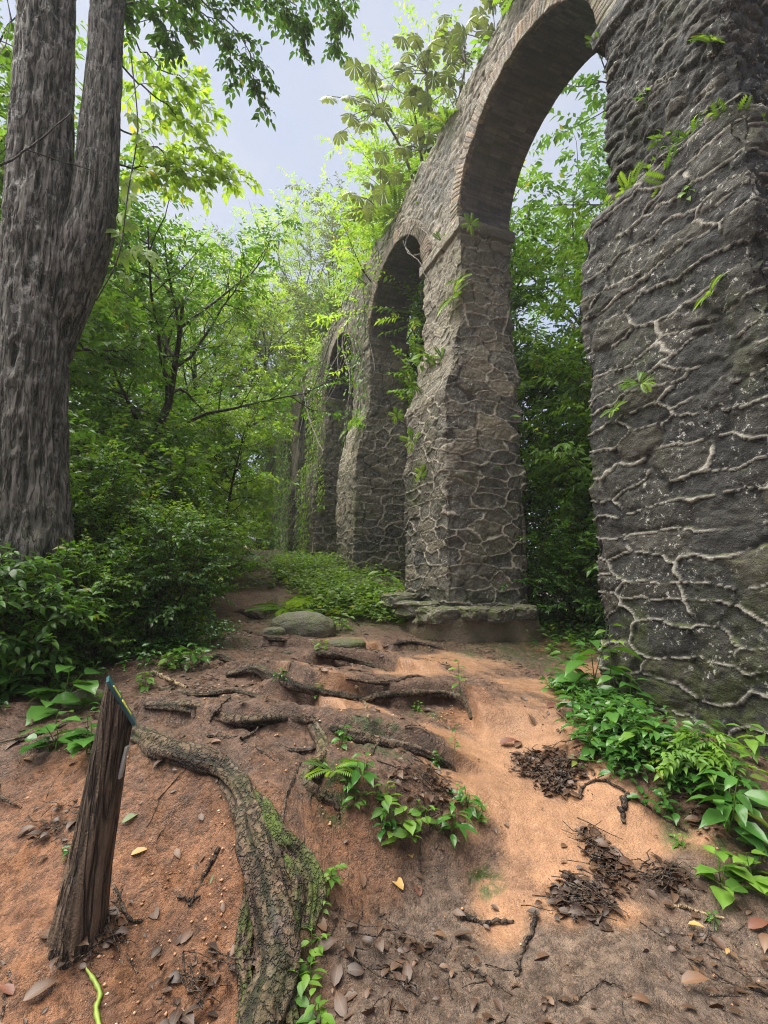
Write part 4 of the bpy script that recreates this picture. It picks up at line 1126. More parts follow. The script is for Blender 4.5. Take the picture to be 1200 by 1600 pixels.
# ------------------------------------------------------------------ roots
def root(pl, rpx, label, nu=30, nv=130, mossy=.0, sink=.25, seed=0, name='surface_root', wav=.02, parent=None, rough=.16):
    P = np.array([gpt(x, y) for x, y in pl]); R = np.array([pxw(p, q) / 2 * (.60 if parent is not None else .78) for p, q in zip(P, np.interp(np.linspace(0, 1, len(pl)), np.linspace(0, 1, len(rpx)), rpx))])
    P[:, 2] += R * (1 - 2 * sink) * .5
    rg = np.random.default_rng(seed + 100)
    P[1:-1] += rg.normal(0, wav, (len(P) - 2, 3)) * [1, 1, .3]
    P[0][2] -= R[0] * .7; P[-1][2] -= R[-1] * .7
    def dp(A, S, X, RR): return RR * (rough * 1.6 * fbm(np.cos(A) * 1.5, np.sin(A) * 1.5, S * 3.5, 4, seed) + rough * .9 * vnoise(np.cos(A + S * 1.2) * 3.0, np.sin(A + S * 1.2) * 3.0, S * 3.6, seed + 5)) + .008 * fbm(X[..., 0] * 28, X[..., 1] * 28, X[..., 2] * 28, 4, seed) + RR * .25 * vnoise(np.cos(A) * .8, np.sin(A) * .8, S * 5, seed + 2)
    c0 = P[0].copy()
    me = rich_tube(name, P - (c0 if parent is None else 0), R, nu, nv, dp, True, {
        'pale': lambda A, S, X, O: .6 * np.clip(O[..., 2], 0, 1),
        'groove': lambda A, S, X, O: (1 - sstep(-.55, -.1, vnoise(np.cos(A + S * 1.2) * 3.0, np.sin(A + S * 1.2) * 3.0, S * 3.6, seed + 5))),
        'moss': lambda A, S, X, O: np.clip(mossy * (.3 + 1.0 * np.clip(O[..., 2] + .2, 0, 1) + 1.6 * fbm(X[..., 0] * 4, X[..., 1] * 4, X[..., 2] * 4, 3, seed + 8)), 0, 1)})
    o = link(name, me, M['root'], parent)
    if parent is None: o.location = tuple(c0); tag(o, label, 'root', 'roots across the path')
    return o
mr0 = gpt(215, 1150)
mr = empty('mossy_root', mr0, 'thick mossy tree root arching down the red bank behind the post', 'root')
for pl, rp_, ms, sd, rg_ in ([[(195,1128),(240,1160),(300,1188),(350,1215),(385,1268),(412,1330),(428,1400),(432,1470),(425,1540),(415,1610),(405,1700)], [40,48,58,66,74,84,92,98,104,112,110], .12, 1, .2],
                     [[(362,1222),(405,1265),(440,1310),(466,1345),(480,1400),(478,1450)], [30,50,60,74,66,40], .9, 2, .2],
                     [[(402,1300),(455,1370),(464,1450),(456,1530),(452,1620),(450,1690)], [30,44,50,50,44,40], .55, 3, .25],
                     [[(395,1310),(392,1400),(385,1480),(376,1560),(370,1640)], [24,44,46,46,50], .75, 4, .25]):
    o = root(pl, rp_, None, 70, 200, ms, .42, sd, 'root_strand', .014, mr, rg_); o.location = -Vector(mr0)
for i, (pl, rp_, lb, ms) in enumerate([
    ([(228,1100),(300,1110),(380,1128),(480,1132),(560,1150),(640,1172),(705,1196)], [16,22,24,22,26,22,10], 'long grey root crossing the whole path above the plants', .1),
    ([(355,1052),(400,1048),(450,1072),(520,1088),(580,1094)], [12,22,20,16,10], 'curved root holding the earth step in the middle of the path', .1),
    ([(560,1094),(620,1086),(690,1088),(728,1096),(738,1122)], [10,14,14,14,8], 'thin root along the lip of the highest orange step', .1),
    ([(490,1132),(500,1185),(492,1230),(512,1262),(530,1280)], [20,26,30,24,8], 'short knotty root dropping down behind the small plants', .2),
    ([(598,1010),(640,1004),(690,1012)], [6,10,5], 'thin dark root below the footing of the second pier', .0),
    ([(440,1020),(500,1022),(560,1036),(610,1048)], [10,16,12,6], 'flat root on the path below the mossy stone', .1),
    ([(352,965),(380,960),(420,968)], [8,14,8], 'root crossing the upper path left of the boulder', .0),
    ([(385,985),(420,998),(450,1000)], [6,10,6], 'short root beside the small brown stone', .0),
    ([(300,1040),(345,1028),(370,1036)], [10,18,8], 'root stub under the left bank plants', .1),
    ([(150,1420),(172,1380),(185,1400),(200,1445)], [4,6,6,4], 'thin rootlet looping at the foot of the post', .0),
    ([(165,1390),(190,1430),(195,1480),(215,1520)], [4,7,5,3], 'pale rootlet running down from the post', .0),
    ([(185,1400),(205,1435),(232,1436)], [4,5,3], 'short rootlet pointing right from the post', .0),
    ([(470,1330),(490,1275),(485,1230)], [6,9,5], 'thin root on the bank right of the mossy root', .0),
    ([(470,1190),(455,1240),(440,1290)], [4,6,3], 'rootlet on the brown terrace above the mossy root', .0),
    ([(0,1160),(50,1150),(90,1140),(130,1120)], [8,12,10,6], 'root at the left edge under the leaf litter', .1),
    ([(0,1215),(20,1235),(34,1262)], [6,7,3], 'pale rootlet hanging over the left bank', .0),
    ([(250,1075),(310,1090),(370,1082),(430,1098)], [8,12,10,5], 'root lying above the long grey root on the left of the path', .1),
    ([(430,1160),(470,1172),(520,1160)], [6,9,5], 'short thin root on the terrace above the mossy root', .0),
    ([(540,1060),(600,1066),(650,1058),(700,1068)], [6,9,8,4], 'thin root on the sand between the two earth steps', .0),
    ([(300,1150),(350,1148),(400,1168),(430,1190)], [5,8,7,3], 'rootlet between the long grey root and the mossy root', .0),
    ([(600,1150),(580,1180),(590,1215)], [6,8,4], 'rootlet coming down from the long grey root into the small plants', .1),
    ([(2,1500),(12,1530),(8,1570),(0,1600)], [6,9,7,5], 'tan rootlet at the bottom left corner', .0)]):
    root(pl, rp_, lb, 26, 130, ms, .20, 10 + i, rough=.24)

# ------------------------------------------------------------------ sticks
def stick(pl, wpx, label, mat='stick', lift=.01, name='fallen_stick', ground_=True, D=None, group='sticks lying on the path', cat='stick'):
    P = np.array([gpt(x, y) + [0, 0, lift] for x, y in pl]) if ground_ else np.array([at(*q) for q in pl])
    P = catmull(P, max(12, 6 * len(pl))); r = pxw(P[0], wpx) / 2
    rg = np.random.default_rng(int(abs(P[0][0] * 1000)) + len(pl)); P = P + rg.normal(0, r * .35, P.shape)
    tb = Tubes(); c0 = P[0].copy()
    tb.add(P - c0, np.linspace(r, r * .55, len(P)) * (1 + .15 * rg.normal(0, 1, len(P)).clip(-1, 1)), 7)
    o = link(name, tb.mesh(name), M[mat]); o.location = tuple(c0); return tag(o, label, cat, group)
stick([(722,1432),(750,1442),(802,1444)], 9, 'dark short stick in the mud in front of the small plants')
stick([(840,1430),(825,1470),(812,1505),(806,1530)], 7, 'curved brown stick in the bottom mud, left of centre right')
stick([(720,1510),(760,1530),(800,1560)], 6, 'thin dark stick near the bottom edge of the mud')
stick([(342,1328),(328,1355),(312,1385),(296,1420)], 7, 'long dark stick leaning on the red bank under the mossy root')
stick([(278,1405),(295,1408),(312,1404)], 5, 'short twig crossing the long stick on the red bank')
stick([(1040,1418),(1080,1424),(1132,1440)], 6, 'pale yellow stick lying at the foot of the right bank', 'stick_pale')
stick([(985,1245),(972,1262),(974,1290)], 11, 'dark hooked stick on the orange sand near the right bank')
stick([(905,1250),(915,1228),(945,1222),(985,1245),(1030,1275),(1075,1302)], 5, 'thin curved twig along the edge of the orange rock', 'stick')
stick([(935,1180),(900,1200),(870,1205)], 4, 'thin twig standing out of the upper debris heap')
stick([(800,962),(850,966),(905,980),(960,996),(1000,1006)], 10, 'long pale branch lying from the second pier to the right plants', 'stick_pale', .12)
stick([(240,1052),(262,1062),(290,1076)], 8, 'pale stick under the left bank plants', 'stick_pale')
stick([(327,1128),(345,1105),(362,1090)], 5, 'thin twig standing across the long grey root', 'stick')
stick([(375,1158),(395,1148),(405,1136)], 5, 'small twig on the terrace above the mossy root')
stick([(1010,1060+0),(1020,1048),(1040,1042)], 4, 'small twig at the wall foot behind the right plants')
stick([(555,1075),(570,1100),(575,1125)], 6, 'pale thin root like twig across the orange step', 'stick_pale')
stick([(358,870,13.0),(359,845,13.0),(360,820,13.0)], 5, 'pale thin pole standing upright beside the far path', 'stick_pale', 0, 'thin_pole', False, None, None, 'pole')
stick([(-20,270,4.2),(40,235,4.3),(110,178,4.45)], 3.5, 'thin dark twig crossing the forked trunk, upper of two', 'bark_dark', 0, 'thin_twig', False, None, 'twigs in front of the forked trunk', 'twig')
stick([(40,233,4.3),(90,250,4.4),(150,268,4.5)], 2.5, 'thin dark twig crossing the forked trunk, lower of two', 'bark_dark', 0, 'thin_twig', False, None, 'twigs in front of the forked trunk', 'twig')

# ------------------------------------------------------------------ fallen leaves: single ones and the litter
def single_leaf(px, py, L, mat, label, ang, tmpl=MID, W=.45, tilt=.2, name='fallen_leaf', cat='leaf'):
    p = gpt(px, py) + [0, 0, .012]
    me = leaves_mesh(name, [[0, 0, 0]], [[math.cos(ang), math.sin(ang), tilt]], [[.15, -.25, 1]], [L], W, np.array([.6]), tmpl)
    o = link(name, me, M[mat]); o.location = tuple(p); return tag(o, label, cat, 'single fallen leaves')
single_leaf(780, 1165, .17, 'dead_red', 'reddish brown curled leaf on the orange sand near the pier', -.3)
single_leaf(805, 1170, .12, 'dead', 'dark brown leaf touching the reddish leaf on the orange sand', .5)
single_leaf(855, 1108, .14, 'dead_red', 'pink leaf at the left edge of the right green bank', .2)
single_leaf(835, 1135, .12, 'dead', 'upright dark leaf below the pink leaf', 1.4, tilt=.8)
single_leaf(630, 1395, .13, 'yellow', 'tan leaf on the mud bank under the small plants', 1.9)
single_leaf(645, 1345, .12, 'yellow', 'dull tan leaf hanging on the bank below the small plants', 1.8)
single_leaf(656, 1405, .10, 'dead_red', 'brown leaf right of the tan leaf on the mud bank', 1.4)
single_leaf(204, 1340, .085, 'yellow', 'pale tan leaf on the red soil right of the post', .1)
single_leaf(328, 1385, .08, 'leaf_grey', 'grey green leaf on the red soil beside the long stick', .7)
single_leaf(1065, 1540, .12, 'dead', 'flat dark leaf pressed into the bottom right mud', -.4)
single_leaf(1075, 1448, .07, 'yellow', 'bright yellow leaf in the mud at the foot of the right bank', -.9)
single_leaf(1135, 1495, .04, 'yellow', 'tiny orange leaf in the right mud', .3)
single_leaf(1170, 1455, .12, 'dead_red', 'rusty leaf at the right edge in the mud', -.2)
single_leaf(1030, 1250, .15, 'leaf_light', 'light green fallen leaf at the foot of the right plants', .1, W=.5)
single_leaf(310, 1125, .07, 'yellow', 'yellow leaf on the terrace behind the post', 1.2)
single_leaf(478, 1068, .10, 'yellow', 'orange yellow leaf on the root in the middle of the path', .4)
single_leaf(282, 1480, .10, 'dead', 'black curled leaf on the red soil under the bank', .9)
single_leaf(35, 1570, .12, 'dead', 'dark wet leaf near the bottom left corner', .4)
single_leaf(20, 1560, .08, 'dead_red', 'brown leaf near the bottom left corner beside the dark wet leaf', 2.4)
single_leaf(190, 1290, .10, 'leaf_grey', 'pale leaf sticking out behind the post', .3, tilt=.4)

# lime strip (curled leaf strip)
P = catmull(np.array([gpt(x, y) + [0, 0, .015] for x, y in ((134,1520),(147,1538),(156,1560),(150,1582),(155,1612))]), 40)
T, Nn, Bb = frames(P); sd_ = np.cross(T, [0, 0, 1.0]); wd = np.concatenate([np.linspace(.003, .010, 8), np.full(32, .010)]) * (1 + .15 * np.sin(np.arange(40)))
V = np.concatenate([P - sd_ * wd[:, None], P + [0, 0, .006], P + sd_ * wd[:, None], P - [0, 0, .004]]) - P[0]
F = [np.stack([np.arange(39) + 40 * a, np.arange(1, 40) + 40 * a, np.arange(1, 40) + 40 * b_, np.arange(39) + 40 * b_], -1) for a, b_ in ((0, 1), (1, 2), (2, 3), (3, 0))]
o = link('leaf_strip', mesh_data('leaf_strip', V, [np.vstack(F)], {'rnd': np.full(160, .6)}), M['lime']); o.location = tuple(P[0])
tag(o, 'bright lime green leaf strip curling on the red soil at the bottom left', 'leaf strip')

def scatter(n, seed, dens, xr=(-2.8, 4.2), yr=(1.2, 9)):
    rg = np.random.default_rng(seed)
    x = rg.uniform(*xr, n); y = rg.uniform(*yr, n)
    k = rg.random(n) < dens(x, y)
    return x[k], y[k], rg
def d_lit(x, y): 
    cl = sstep(-.25, .35, fbm(x * 1.6, y * 1.6, None, 3, 300))
    return np.clip((.10 + .9 * cl) * (1 - .95 * sstep(.2, .6, blob('sand', x, y))) * (1 - .55 * sstep(.3, .7, blob('red', x, y))), 0, 1)
def normals(x, y, e=.03):
    a = gz(x, y); return a, np.stack([-(gz(x + e, y) - a) / e, -(gz(x, y + e) - a) / e, np.ones_like(a)], -1)
x, y, rg = scatter(8000, 5, d_lit)
z, Nn = normals(x, y)
a = rg.uniform(0, 6.28, len(x)); Dd = np.stack([np.cos(a), np.sin(a), rg.normal(.05, .18, len(x))], -1)
Dd[:, 2] -= (Nn[:, 0] * Dd[:, 0] + Nn[:, 1] * Dd[:, 1]) 
o = link('leaf_litter', leaves_mesh('leaf_litter', np.stack([x, y, z + .008], -1), Dd, Nn + rg.normal(0, .25, Nn.shape), rg.gamma(3.2, .014, len(x)).clip(.015, .10), .5, rg.beta(1.0, 2.6, len(x)), MID), M['dead'])
tag(o, 'brown rotting leaf litter scattered over the soil', 'leaf litter', kind='stuff')
x, y, rg = scatter(1500, 6, d_lit)
tb = Tubes(); z = gz(x, y)
for i in range(len(x)):
    a = rg.uniform(0, 6.28); L = rg.uniform(.05, .22); d = np.array([math.cos(a), math.sin(a), 0])
    q = np.array([x[i], y[i], z[i]]) + d * np.linspace(-.5, .5, 4)[:, None] * L + rg.normal(0, .008, (4, 3)); q[:, 2] = gz(q[:, 0], q[:, 1]) + .006
    tb.add(q, np.linspace(1, .6, 4) * rg.uniform(.0015, .0045), 4)
o = link('twig_litter', tb.mesh('twig_litter'), M['stick']); tag(o, 'small broken twigs strewn on the soil', 'twig litter', kind='stuff')
x, y, rg = scatter(16000, 7, lambda x, y: (.25 + .75 * sstep(.3, .7, blob('red', x, y))) * (1 - .85 * blob('sand', x, y)) * sstep(-.1, .3, fbm(x * 2, y * 2, None, 2, 44)), (-2.2, 3.5), (1.2, 5.5))
z = gz(x, y); n = len(x); ov = np.array([[1,0,0],[0,1,0],[-1,0,0],[0,-1,0],[0,0,.7],[0,0,-.7]], float)
rs = rg.gamma(2.0, .0030, n).clip(.002, .011); V = np.stack([x, y, z + rs * .35], -1)[:, None] + ov[None] * rs[:, None, None] * rg.uniform(.6, 1.3, (n, 6, 1))
Fo = np.array([[0,1,4],[1,2,4],[2,3,4],[3,0,4],[1,0,5],[2,1,5],[3,2,5],[0,3,5]])
b_ = NB('soil_crumb'); b_.pbr(b_.ramp(b_.attr('rnd'), [(0, (.10, .05, .03)), (.6, (.36, .19, .10)), (.93, (.48, .28, .16)), (1, (.55, .45, .36))]), .8)
o = link('soil_crumbs', mesh_data('soil_crumbs', V.reshape(-1, 3), [(Fo[None] + (np.arange(n) * 6)[:, None, None]).reshape(-1, 3)], {'rnd': np.repeat(rg.random(n), 6)}), b_.m)
tag(o, 'crumbs of red clay and tiny pebbles on the bare soil', 'soil crumbs', kind='stuff')

def debris(pl, spread, nleaf, ntw, label, seed):
    nleaf = int(nleaf * (1.7 if seed < 5 else .8)); ntw = max(12, int(ntw * .7))
    rg = np.random.default_rng(seed); c = np.mean([gpt(*q) for q in pl], 0)
    e = empty('debris_heap', c, label, 'debris', 'heaps of washed up leaves on the path')
    P0 = np.array([gpt(*q) for q in pl]); P0 = catmull(P0, 40) if len(pl) > 1 else np.repeat(P0, 40, 0)
    P = P0[rg.integers(0, 40, nleaf)] + rg.normal(0, spread, (nleaf, 3)) * [1, 1, 0]
    P[:, 2] = gz(P[:, 0], P[:, 1]) + np.abs(rg.normal(0, .009, nleaf)) + .005
    a = rg.uniform(0, 6.28, nleaf); D = np.stack([np.cos(a), np.sin(a), rg.normal(.03, .15, nleaf)], -1)
    o = link('dead_leaves', leaves_mesh('dead_leaves', P - c, D, np.array([0, 0, 1]) + rg.normal(0, .5, (nleaf, 3)), rg.gamma(3, .013, nleaf).clip(.015, .085), .6, rg.beta(1, 6, nleaf), MID), M['dead'], e); o['kind'] = 'stuff'
    tb = Tubes()
    for i in range(ntw):
        p = P[rg.integers(0, nleaf)]; a = rg.normal(-.5, .6); L = rg.uniform(.06, .26)
        q = p + np.array([math.cos(a), math.sin(a), 0]) * np.linspace(-.5, .5, 5)[:, None] * L + rg.normal(0, .01, (5, 3)); q[:, 2] = gz(q[:, 0], q[:, 1]) + .02 + rg.uniform(0, .03)
        tb.add(q - c, np.linspace(1, .5, 5) * rg.uniform(.0018, .005), 4)
    o = link('twigs', tb.mesh('twigs'), M['stick'], e); o['kind'] = 'stuff'
debris([(815,1196),(850,1192),(885,1196),(890,1215)], .07, 300, 60, 'dark heap of wet leaves and twigs on the orange sand, uppermost of its kind', 1)
debris([(850,1220),(880,1235)], .05, 120, 25, 'small dark heap just below the uppermost leaf heap', 2)
debris([(925,1310),(945,1345),(965,1385)], .045, 170, 40, 'streak of bark and dark leaves running down the orange rock', 3)
debris([(890,1395),(930,1405),(880,1415)], .05, 190, 40, 'black wet leaf heap at the foot of the orange rock', 4)
debris([(1030,1375),(1060,1370)], .05, 110, 30, 'brown leaf heap at the foot of the right bank', 5)
debris([(92,1478),(135,1482),(172,1450)], .035, 110, 14, 'thin ring of dark leaves and twigs at the foot of the wooden post', 12)
debris([(1080,1245),(1110,1270),(1100,1290)], .06, 120, 15, 'brown leaves caught under the large leaved plant on the right', 6)
debris([(640,1230),(690,1225),(600,1215)], .08, 160, 25, 'brown leaves behind the small plants on the terrace', 7)
debris([(300,1560),(330,1530),(240,1580)], .06, 70, 10, 'dark leaves at the bottom of the red bank', 8)
debris([(130,1300),(80,1290)], .05, 60, 12, 'dark wet leaves on the left bank behind the post', 9)
debris([(560,1480),(640,1470),(600,1540)], .10, 60, 10, 'scattered dark leaves in the mud below the small plants', 10)
debris([(1080,1500),(1150,1520),(1030,1490)], .12, 60, 12, 'dark trampled leaves in the mud at the bottom right', 11)

# ------------------------------------------------------------------ small plants
def plant_proto(seed, h, nst, nlv, L, W, tmpl, droop=.25, spread=.4, leaf_from=.25, up=.7, stem_r=.004):
    rg = np.random.default_rng(seed); tb = Tubes(); P, D, N, LL, R = [], [], [], [], []
    for s in range(nst):
        a0 = rg.uniform(0, 6.28); til = rg.uniform(.05, spread)
        st = wander(rg, (rg.normal(0, .012), rg.normal(0, .012), -.02), (math.cos(a0) * til, math.sin(a0) * til, 1), h * rg.uniform(.6, 1.1), 7, .10, .02)
        tb.add(st, np.linspace(stem_r, stem_r * .4, 8), 5)
        for i in range(nlv):
            t = leaf_from + (1 - leaf_from) * (i + 1) / nlv; k = min(6, int(t * 7 - 1e-6)); p = st[k] + (st[k + 1] - st[k]) * (t * 7 - k)
            az = a0 + i * 2.3 + rg.uniform(-.4, .4); el = rg.uniform(-.1, .5) * up
            d = np.array([math.cos(az), math.sin(az), el]); p2 = p + d * L * .22
            tb.add(np.array([p, (p + p2) / 2 + [0, 0, .004], p2]), np.full(3, stem_r * .35), 3)
            P.append(p2); D.append(d - [0, 0, droop * rg.uniform(.3, 1.4)]); N.append([rg.normal(0, .3) - .2 * d[0], rg.normal(-.15, .3) - .2 * d[1], 1]); LL.append(L * rg.uniform(.65, 1.15) * (.75 + .4 * math.sin(3.0 * t))); R.append(rg.uniform(.15, 1))
    return tb.mesh('stem'), leaves_mesh('foliage', P, D, N, LL, W, np.array(R), tmpl)
PA = plant_proto(1, .22, 3, 6, .085, .50, MID)                                     # small leafy plant
PB = plant_proto(2, .34, 2, 7, .16, .46, MID, droop=.35)                           # larger pointed leaves
PC = plant_proto(3, .42, 4, 6, .19, .44, MID, droop=.5, spread=.6, stem_r=.006)    # big glossy leaves
PD_ = plant_proto(4, .28, 5, 5, .20, .75, PINN, droop=.3, spread=.7)               # compound leaves
PE = plant_proto(5, .14, 6, 5, .05, .55, MID, spread=1.2)                          # low mat plant
PF = plant_proto(6, .5, 1, 9, .085, .5, MID, leaf_from=.45)                        # slim sapling
PH_ = plant_proto(7, .18, 4, 4, .11, .80, MID, droop=.15, spread=1.3)              # round leaves
def fern_proto(seed, n, L, up=.8):
    rg = np.random.default_rng(seed); a = np.arange(n) * 2.4 + rg.uniform(-.3, .3, n); e = rg.uniform(.25, 1.0, n) * up
    D = np.stack([np.cos(a), np.sin(a), e], -1)
    return (None, leaves_mesh('foliage', rg.normal(0, .01, (n, 3)), D, np.stack([-np.cos(a) * e, -np.sin(a) * e, np.ones(n)], -1), L * rg.uniform(.6, 1.1, n), 1.0, rg.uniform(.2, 1, n), FROND))
FA, FB = fern_proto(1, 11, .42), fern_proto(2, 8, .24)
PG = 'small plants beside the path'
def plant(px, py, proto, s, leaf, label, rz=0., cat='plant', name='small_plant', group=PG):
    p = gpt(px, py); return put(proto, name, p[:2], label, cat, group, (M['fern'], M[leaf]), s, rz, ('stem', 'foliage'))
W_ = 'leaf_wet'
plant(565, 1225, PB, .62, W_, 'plant with two long pointed leaves on the left of the middle terrace', .5)
plant(530, 1165, PA, .75, W_, 'small plant at the upper left end of the middle terrace', 1.5)
plant(520, 1200, FB, .7, 'fern', 'grassy tuft on the left rim of the middle terrace', .2, 'fern', 'fern')
plant(545, 1235, PA, .55, W_, 'tiny plant beside the knotty root', 2.2)
plant(560, 1262, PA, .62, W_, 'small plant under the long pointed leaves', 3.1)
plant(610, 1265, PA, .95, 'leaf', 'medium light green plant in the centre of the middle terrace', 4.2)
plant(630, 1300, PH_, .75, 'leaf', 'plant with broad bright leaves at the front of the middle terrace', .9)
plant(660, 1290, PA, .8, 'leaf', 'small plant right of the broad bright leaves', 2.7)
plant(708, 1305, PB, .60, W_, 'upright plant with dark pointed leaves at the right end of the terrace', 1.1)
plant(728, 1262, PA, .9, W_, 'dense dark plant hanging at the right corner of the terrace', 5.0)
plant(705, 1195, PF, .62, W_, 'thin single stem with few leaves above the terrace corner', 3.3)
plant(680, 1195, PE, .8, W_, 'low leaves on the end of the long grey root', 2.0)
plant(724, 1100, PF, .95, 'leaf', 'slim young sapling on the orange step in the middle of the path', .4, name='sapling')
plant(600, 1298, PE, 1.0, W_, 'low dark leaves hanging over the front of the terrace', 1.4)
plant(745, 1278, PE, .9, 'leaf', 'low mat of leaves at the right foot of the terrace', .3)
plant(650, 1110, PE, .8, 'leaf', 'tiny leaves in the shade of the highest orange step', .6)
plant(495, 1085, PE, .9, 'leaf', 'low leaves growing on the curved root', 1.6)
plant(440, 1060, PE, .8, W_, 'low leaves between two roots on the path', 2.6)
plant(505, 1020, PA, .9, 'leaf', 'small plant below the boulder', 3.6)
plant(512, 1385, PA, .62, 'leaf', 'small pale plant on the bank beside the mossy root, uppermost of a row', 1.0)
plant(500, 1420, PA, .38, 'leaf', 'tiny sprout below the uppermost plant beside the mossy root', 2.0)
plant(492, 1490, PA, .55, 'leaf', 'small plant beside the lower mossy root', 3.0)
plant(488, 1540, PA, .66, 'leaf', 'bright small plant beside the foot of the mossy root', 4.0)
plant(500, 1605, PA, .75, 'leaf', 'bright small plant at the bottom edge beside the mossy root', 5.0)
plant(925, 1092, PB, 2.0, W_, 'tall plant with wide pointed leaves at the corner of the nearest pier', 1.3)
plant(890, 1072, PB, 1.3, W_, 'plant with long leaves spreading in front of the gap between the piers', 4.0)
plant(945, 1100, PF, 1.7, 'leaf', 'light green plant standing against the corner of the nearest pier', 2.2)
plant(860, 1022, PA, 1.2, 'leaf', 'low green plant at the foot of the gap between the piers', .8)
plant(985, 1112, PB, 1.2, W_, 'dark leaved plant under the mortar lines of the nearest pier', 5.2)
plant(1085, 1215, PD_, 1.1, 'leaf', 'plant with feathered compound leaves on the right bank', .2)
plant(1130, 1195, PD_, 1.0, 'leaf', 'second feathered plant, further right against the wall', 2.4)
plant(1050, 1200, PD_, .85, 'leaf', 'small feathered plant at the left end of the right bank', 3.9)
plant(1175, 1190, PB, .9, 'leaf', 'light plant at the right picture edge against the wall', 1.8)
plant(1135, 1300, PC, .95, W_, 'plant with very large glossy leaves at the right edge', .6)
plant(1165, 1290, PC, .75, W_, 'darker large leaved plant behind the glossy one at the right edge', 2.8)
plant(1130, 1380, PH_, .95, 'leaf', 'low bright plant at the foot of the right bank', 1.2)
plant(1175, 1385, PH_, 1.0, 'leaf', 'low bright plant in the lower right corner of the bank', 2.9)
plant(1185, 1340, PA, 1.1, W_, 'small dark plant under the large leaves at the right edge', .1)
plant(1060, 1320, PE, .6, 'leaf', 'tiny leaves at the lower end of the right bank', .5)
plant(1110, 1440, PA, .35, W_, 'single sprout in the mud under the right bank', .9)
plant(900, 1120, PB, .9, W_, 'pointed leaf plant at the upper left corner of the right bank', .4)
plant(960, 1150, PB, 1.0, W_, 'dark pointed plant standing in the middle of the right bank', 1.9)
plant(1010, 1185, PA, 1.5, 'leaf', 'leafy plant rising from the lower part of the right bank', 2.9)
plant(930, 1175, PA, 1.2, W_, 'dark leafy plant at the lower left rim of the right bank', 4.1)
plant(180, 990, PC, .8, 'leaf', 'broad leaved plant in front of the dark bushes on the left', .8)
plant(90, 1000, PC, .9, W_, 'dark broad leaved plant in the shade under the forked tree', 2.3)
plant(60, 1055, PB, 1.3, W_, 'pointed leaved plant at the left edge above the litter', 3.6)
plant(230, 1075, PA, 1.0, 'leaf', 'small plant on the bank edge right of the mossy stone', 5.1)
plant(300, 1045, PB, .9, W_, 'pointed plant at the right end of the left bank', 1.2)
plant(20, 1090, PH_, 1.7, W_, 'plant with round leaves at the left edge', .4)
plant(105, 1105, PH_, 1.9, W_, 'round leaved creeper behind the post', 1.7)
plant(140, 1175, PH_, 1.5, W_, 'heart leaved plant left of the post', 3.0)
plant(85, 1175, PH_, 1.4, W_, 'heart leaved creeper on the bank left of the post', 4.6)
plant(160, 1185, PA, 1.1, 'leaf', 'small feathery plant touching the post', 2.2)
plant(108, 1335, PA, .45, W_, 'small dark plant behind the foot of the post', .8)
plant(225, 1040, PA, 1.0, W_, 'low glossy plant at the edge of the left bank', .7)
plant(260, 1045, PA, 1.2, 'leaf', 'low bright plant beside the path under the left bushes', 1.9)
plant(310, 1010, PA, 1.3, 'leaf', 'bright low plant at the bend of the path edge', 3.5)
plant(190, 1020, PB, .8, W_, 'dark pointed plant in the shade of the left bushes', 4.4)
plant(340, 985, PB, .7, 'leaf', 'small plant where the left bushes meet the path', .3)
plant(450, 955, FA, 1.6, 'fern', 'fern behind the boulder', .2, 'fern', 'fern')
plant(500, 945, FA, 2.0, 'fern', 'large fern right behind the boulder', 1.4, 'fern', 'fern')
plant(545, 960, FA, 1.7, 'fern', 'fern right of the boulder', 2.6, 'fern', 'fern')
plant(590, 965, PB, 1.8, 'leaf', 'leafy plant at the left end of the footing stones', 1.1)
plant(560, 930, FA, 2.2, 'fern', 'high fern in front of the third pier', 3.9, 'fern', 'fern')
plant(610, 935, PB, 2.3, 'leaf', 'leafy plant at the side of the second pier', 5.0)
plant(520, 900, FA, 2.0, 'fern', 'fern at the foot of the third pier', 2.0, 'fern', 'fern')
plant(455, 910, FA, 1.3, 'fern', 'fern on the right edge of the upper path', 4.8, 'fern', 'fern')
plant(530, 985, PA, 1.6, 'leaf', 'low bright plant between boulder and footing', .6)
plant(640, 960, PA, 1.2, 'leaf', 'small plant on the footing stones of the second pier', 2.9)

# ------------------------------------------------------------------ ground cover (nobody could count it)
def cover(blobs, n, L, h, seed, mat, label, W=.5, name='ground_cover'):
    rg = np.random.default_rng(seed); P, D, N, LL, R = [], [], [], [], []
    for cx, cy, r in blobs:
        m = int(n * r * r); x = cx + rg.normal(0, r * .5, m); y = cy + rg.normal(0, r * .5, m)
        k = (y - x * 0 > 1.0); x, y = x[k], y[k]; z = gz(x, y)
        for i in range(len(x)):
            q = rg.integers(4, 8); hh = h * rg.uniform(.15, 1); tn = rg.uniform(.1, .8)
            a = rg.uniform(0, 6.28) + np.arange(q) * 2.4
            P += [np.array([x[i] + .012 * math.cos(b), y[i] + .012 * math.sin(b), z[i] + hh * (.4 + .6 * j / q)]) for j, b in enumerate(a)]
            D += [[math.cos(b), math.sin(b), rg.uniform(-.35, .35)] for b in a]; N += [[rg.normal(0, .3), rg.normal(-.1, .3), 1] for b in a]
            LL += list(L * rg.uniform(.6, 1.3, q)); R += list(np.clip(tn + rg.normal(0, .2, q), 0, 1))
    o = link(name, leaves_mesh(name, P, D, N, LL, W, np.array(R), MID), M[mat]); tag(o, label, 'ground cover', kind='stuff'); return o
B = lambda px, py, r: (*gpt(px, py)[:2], r)
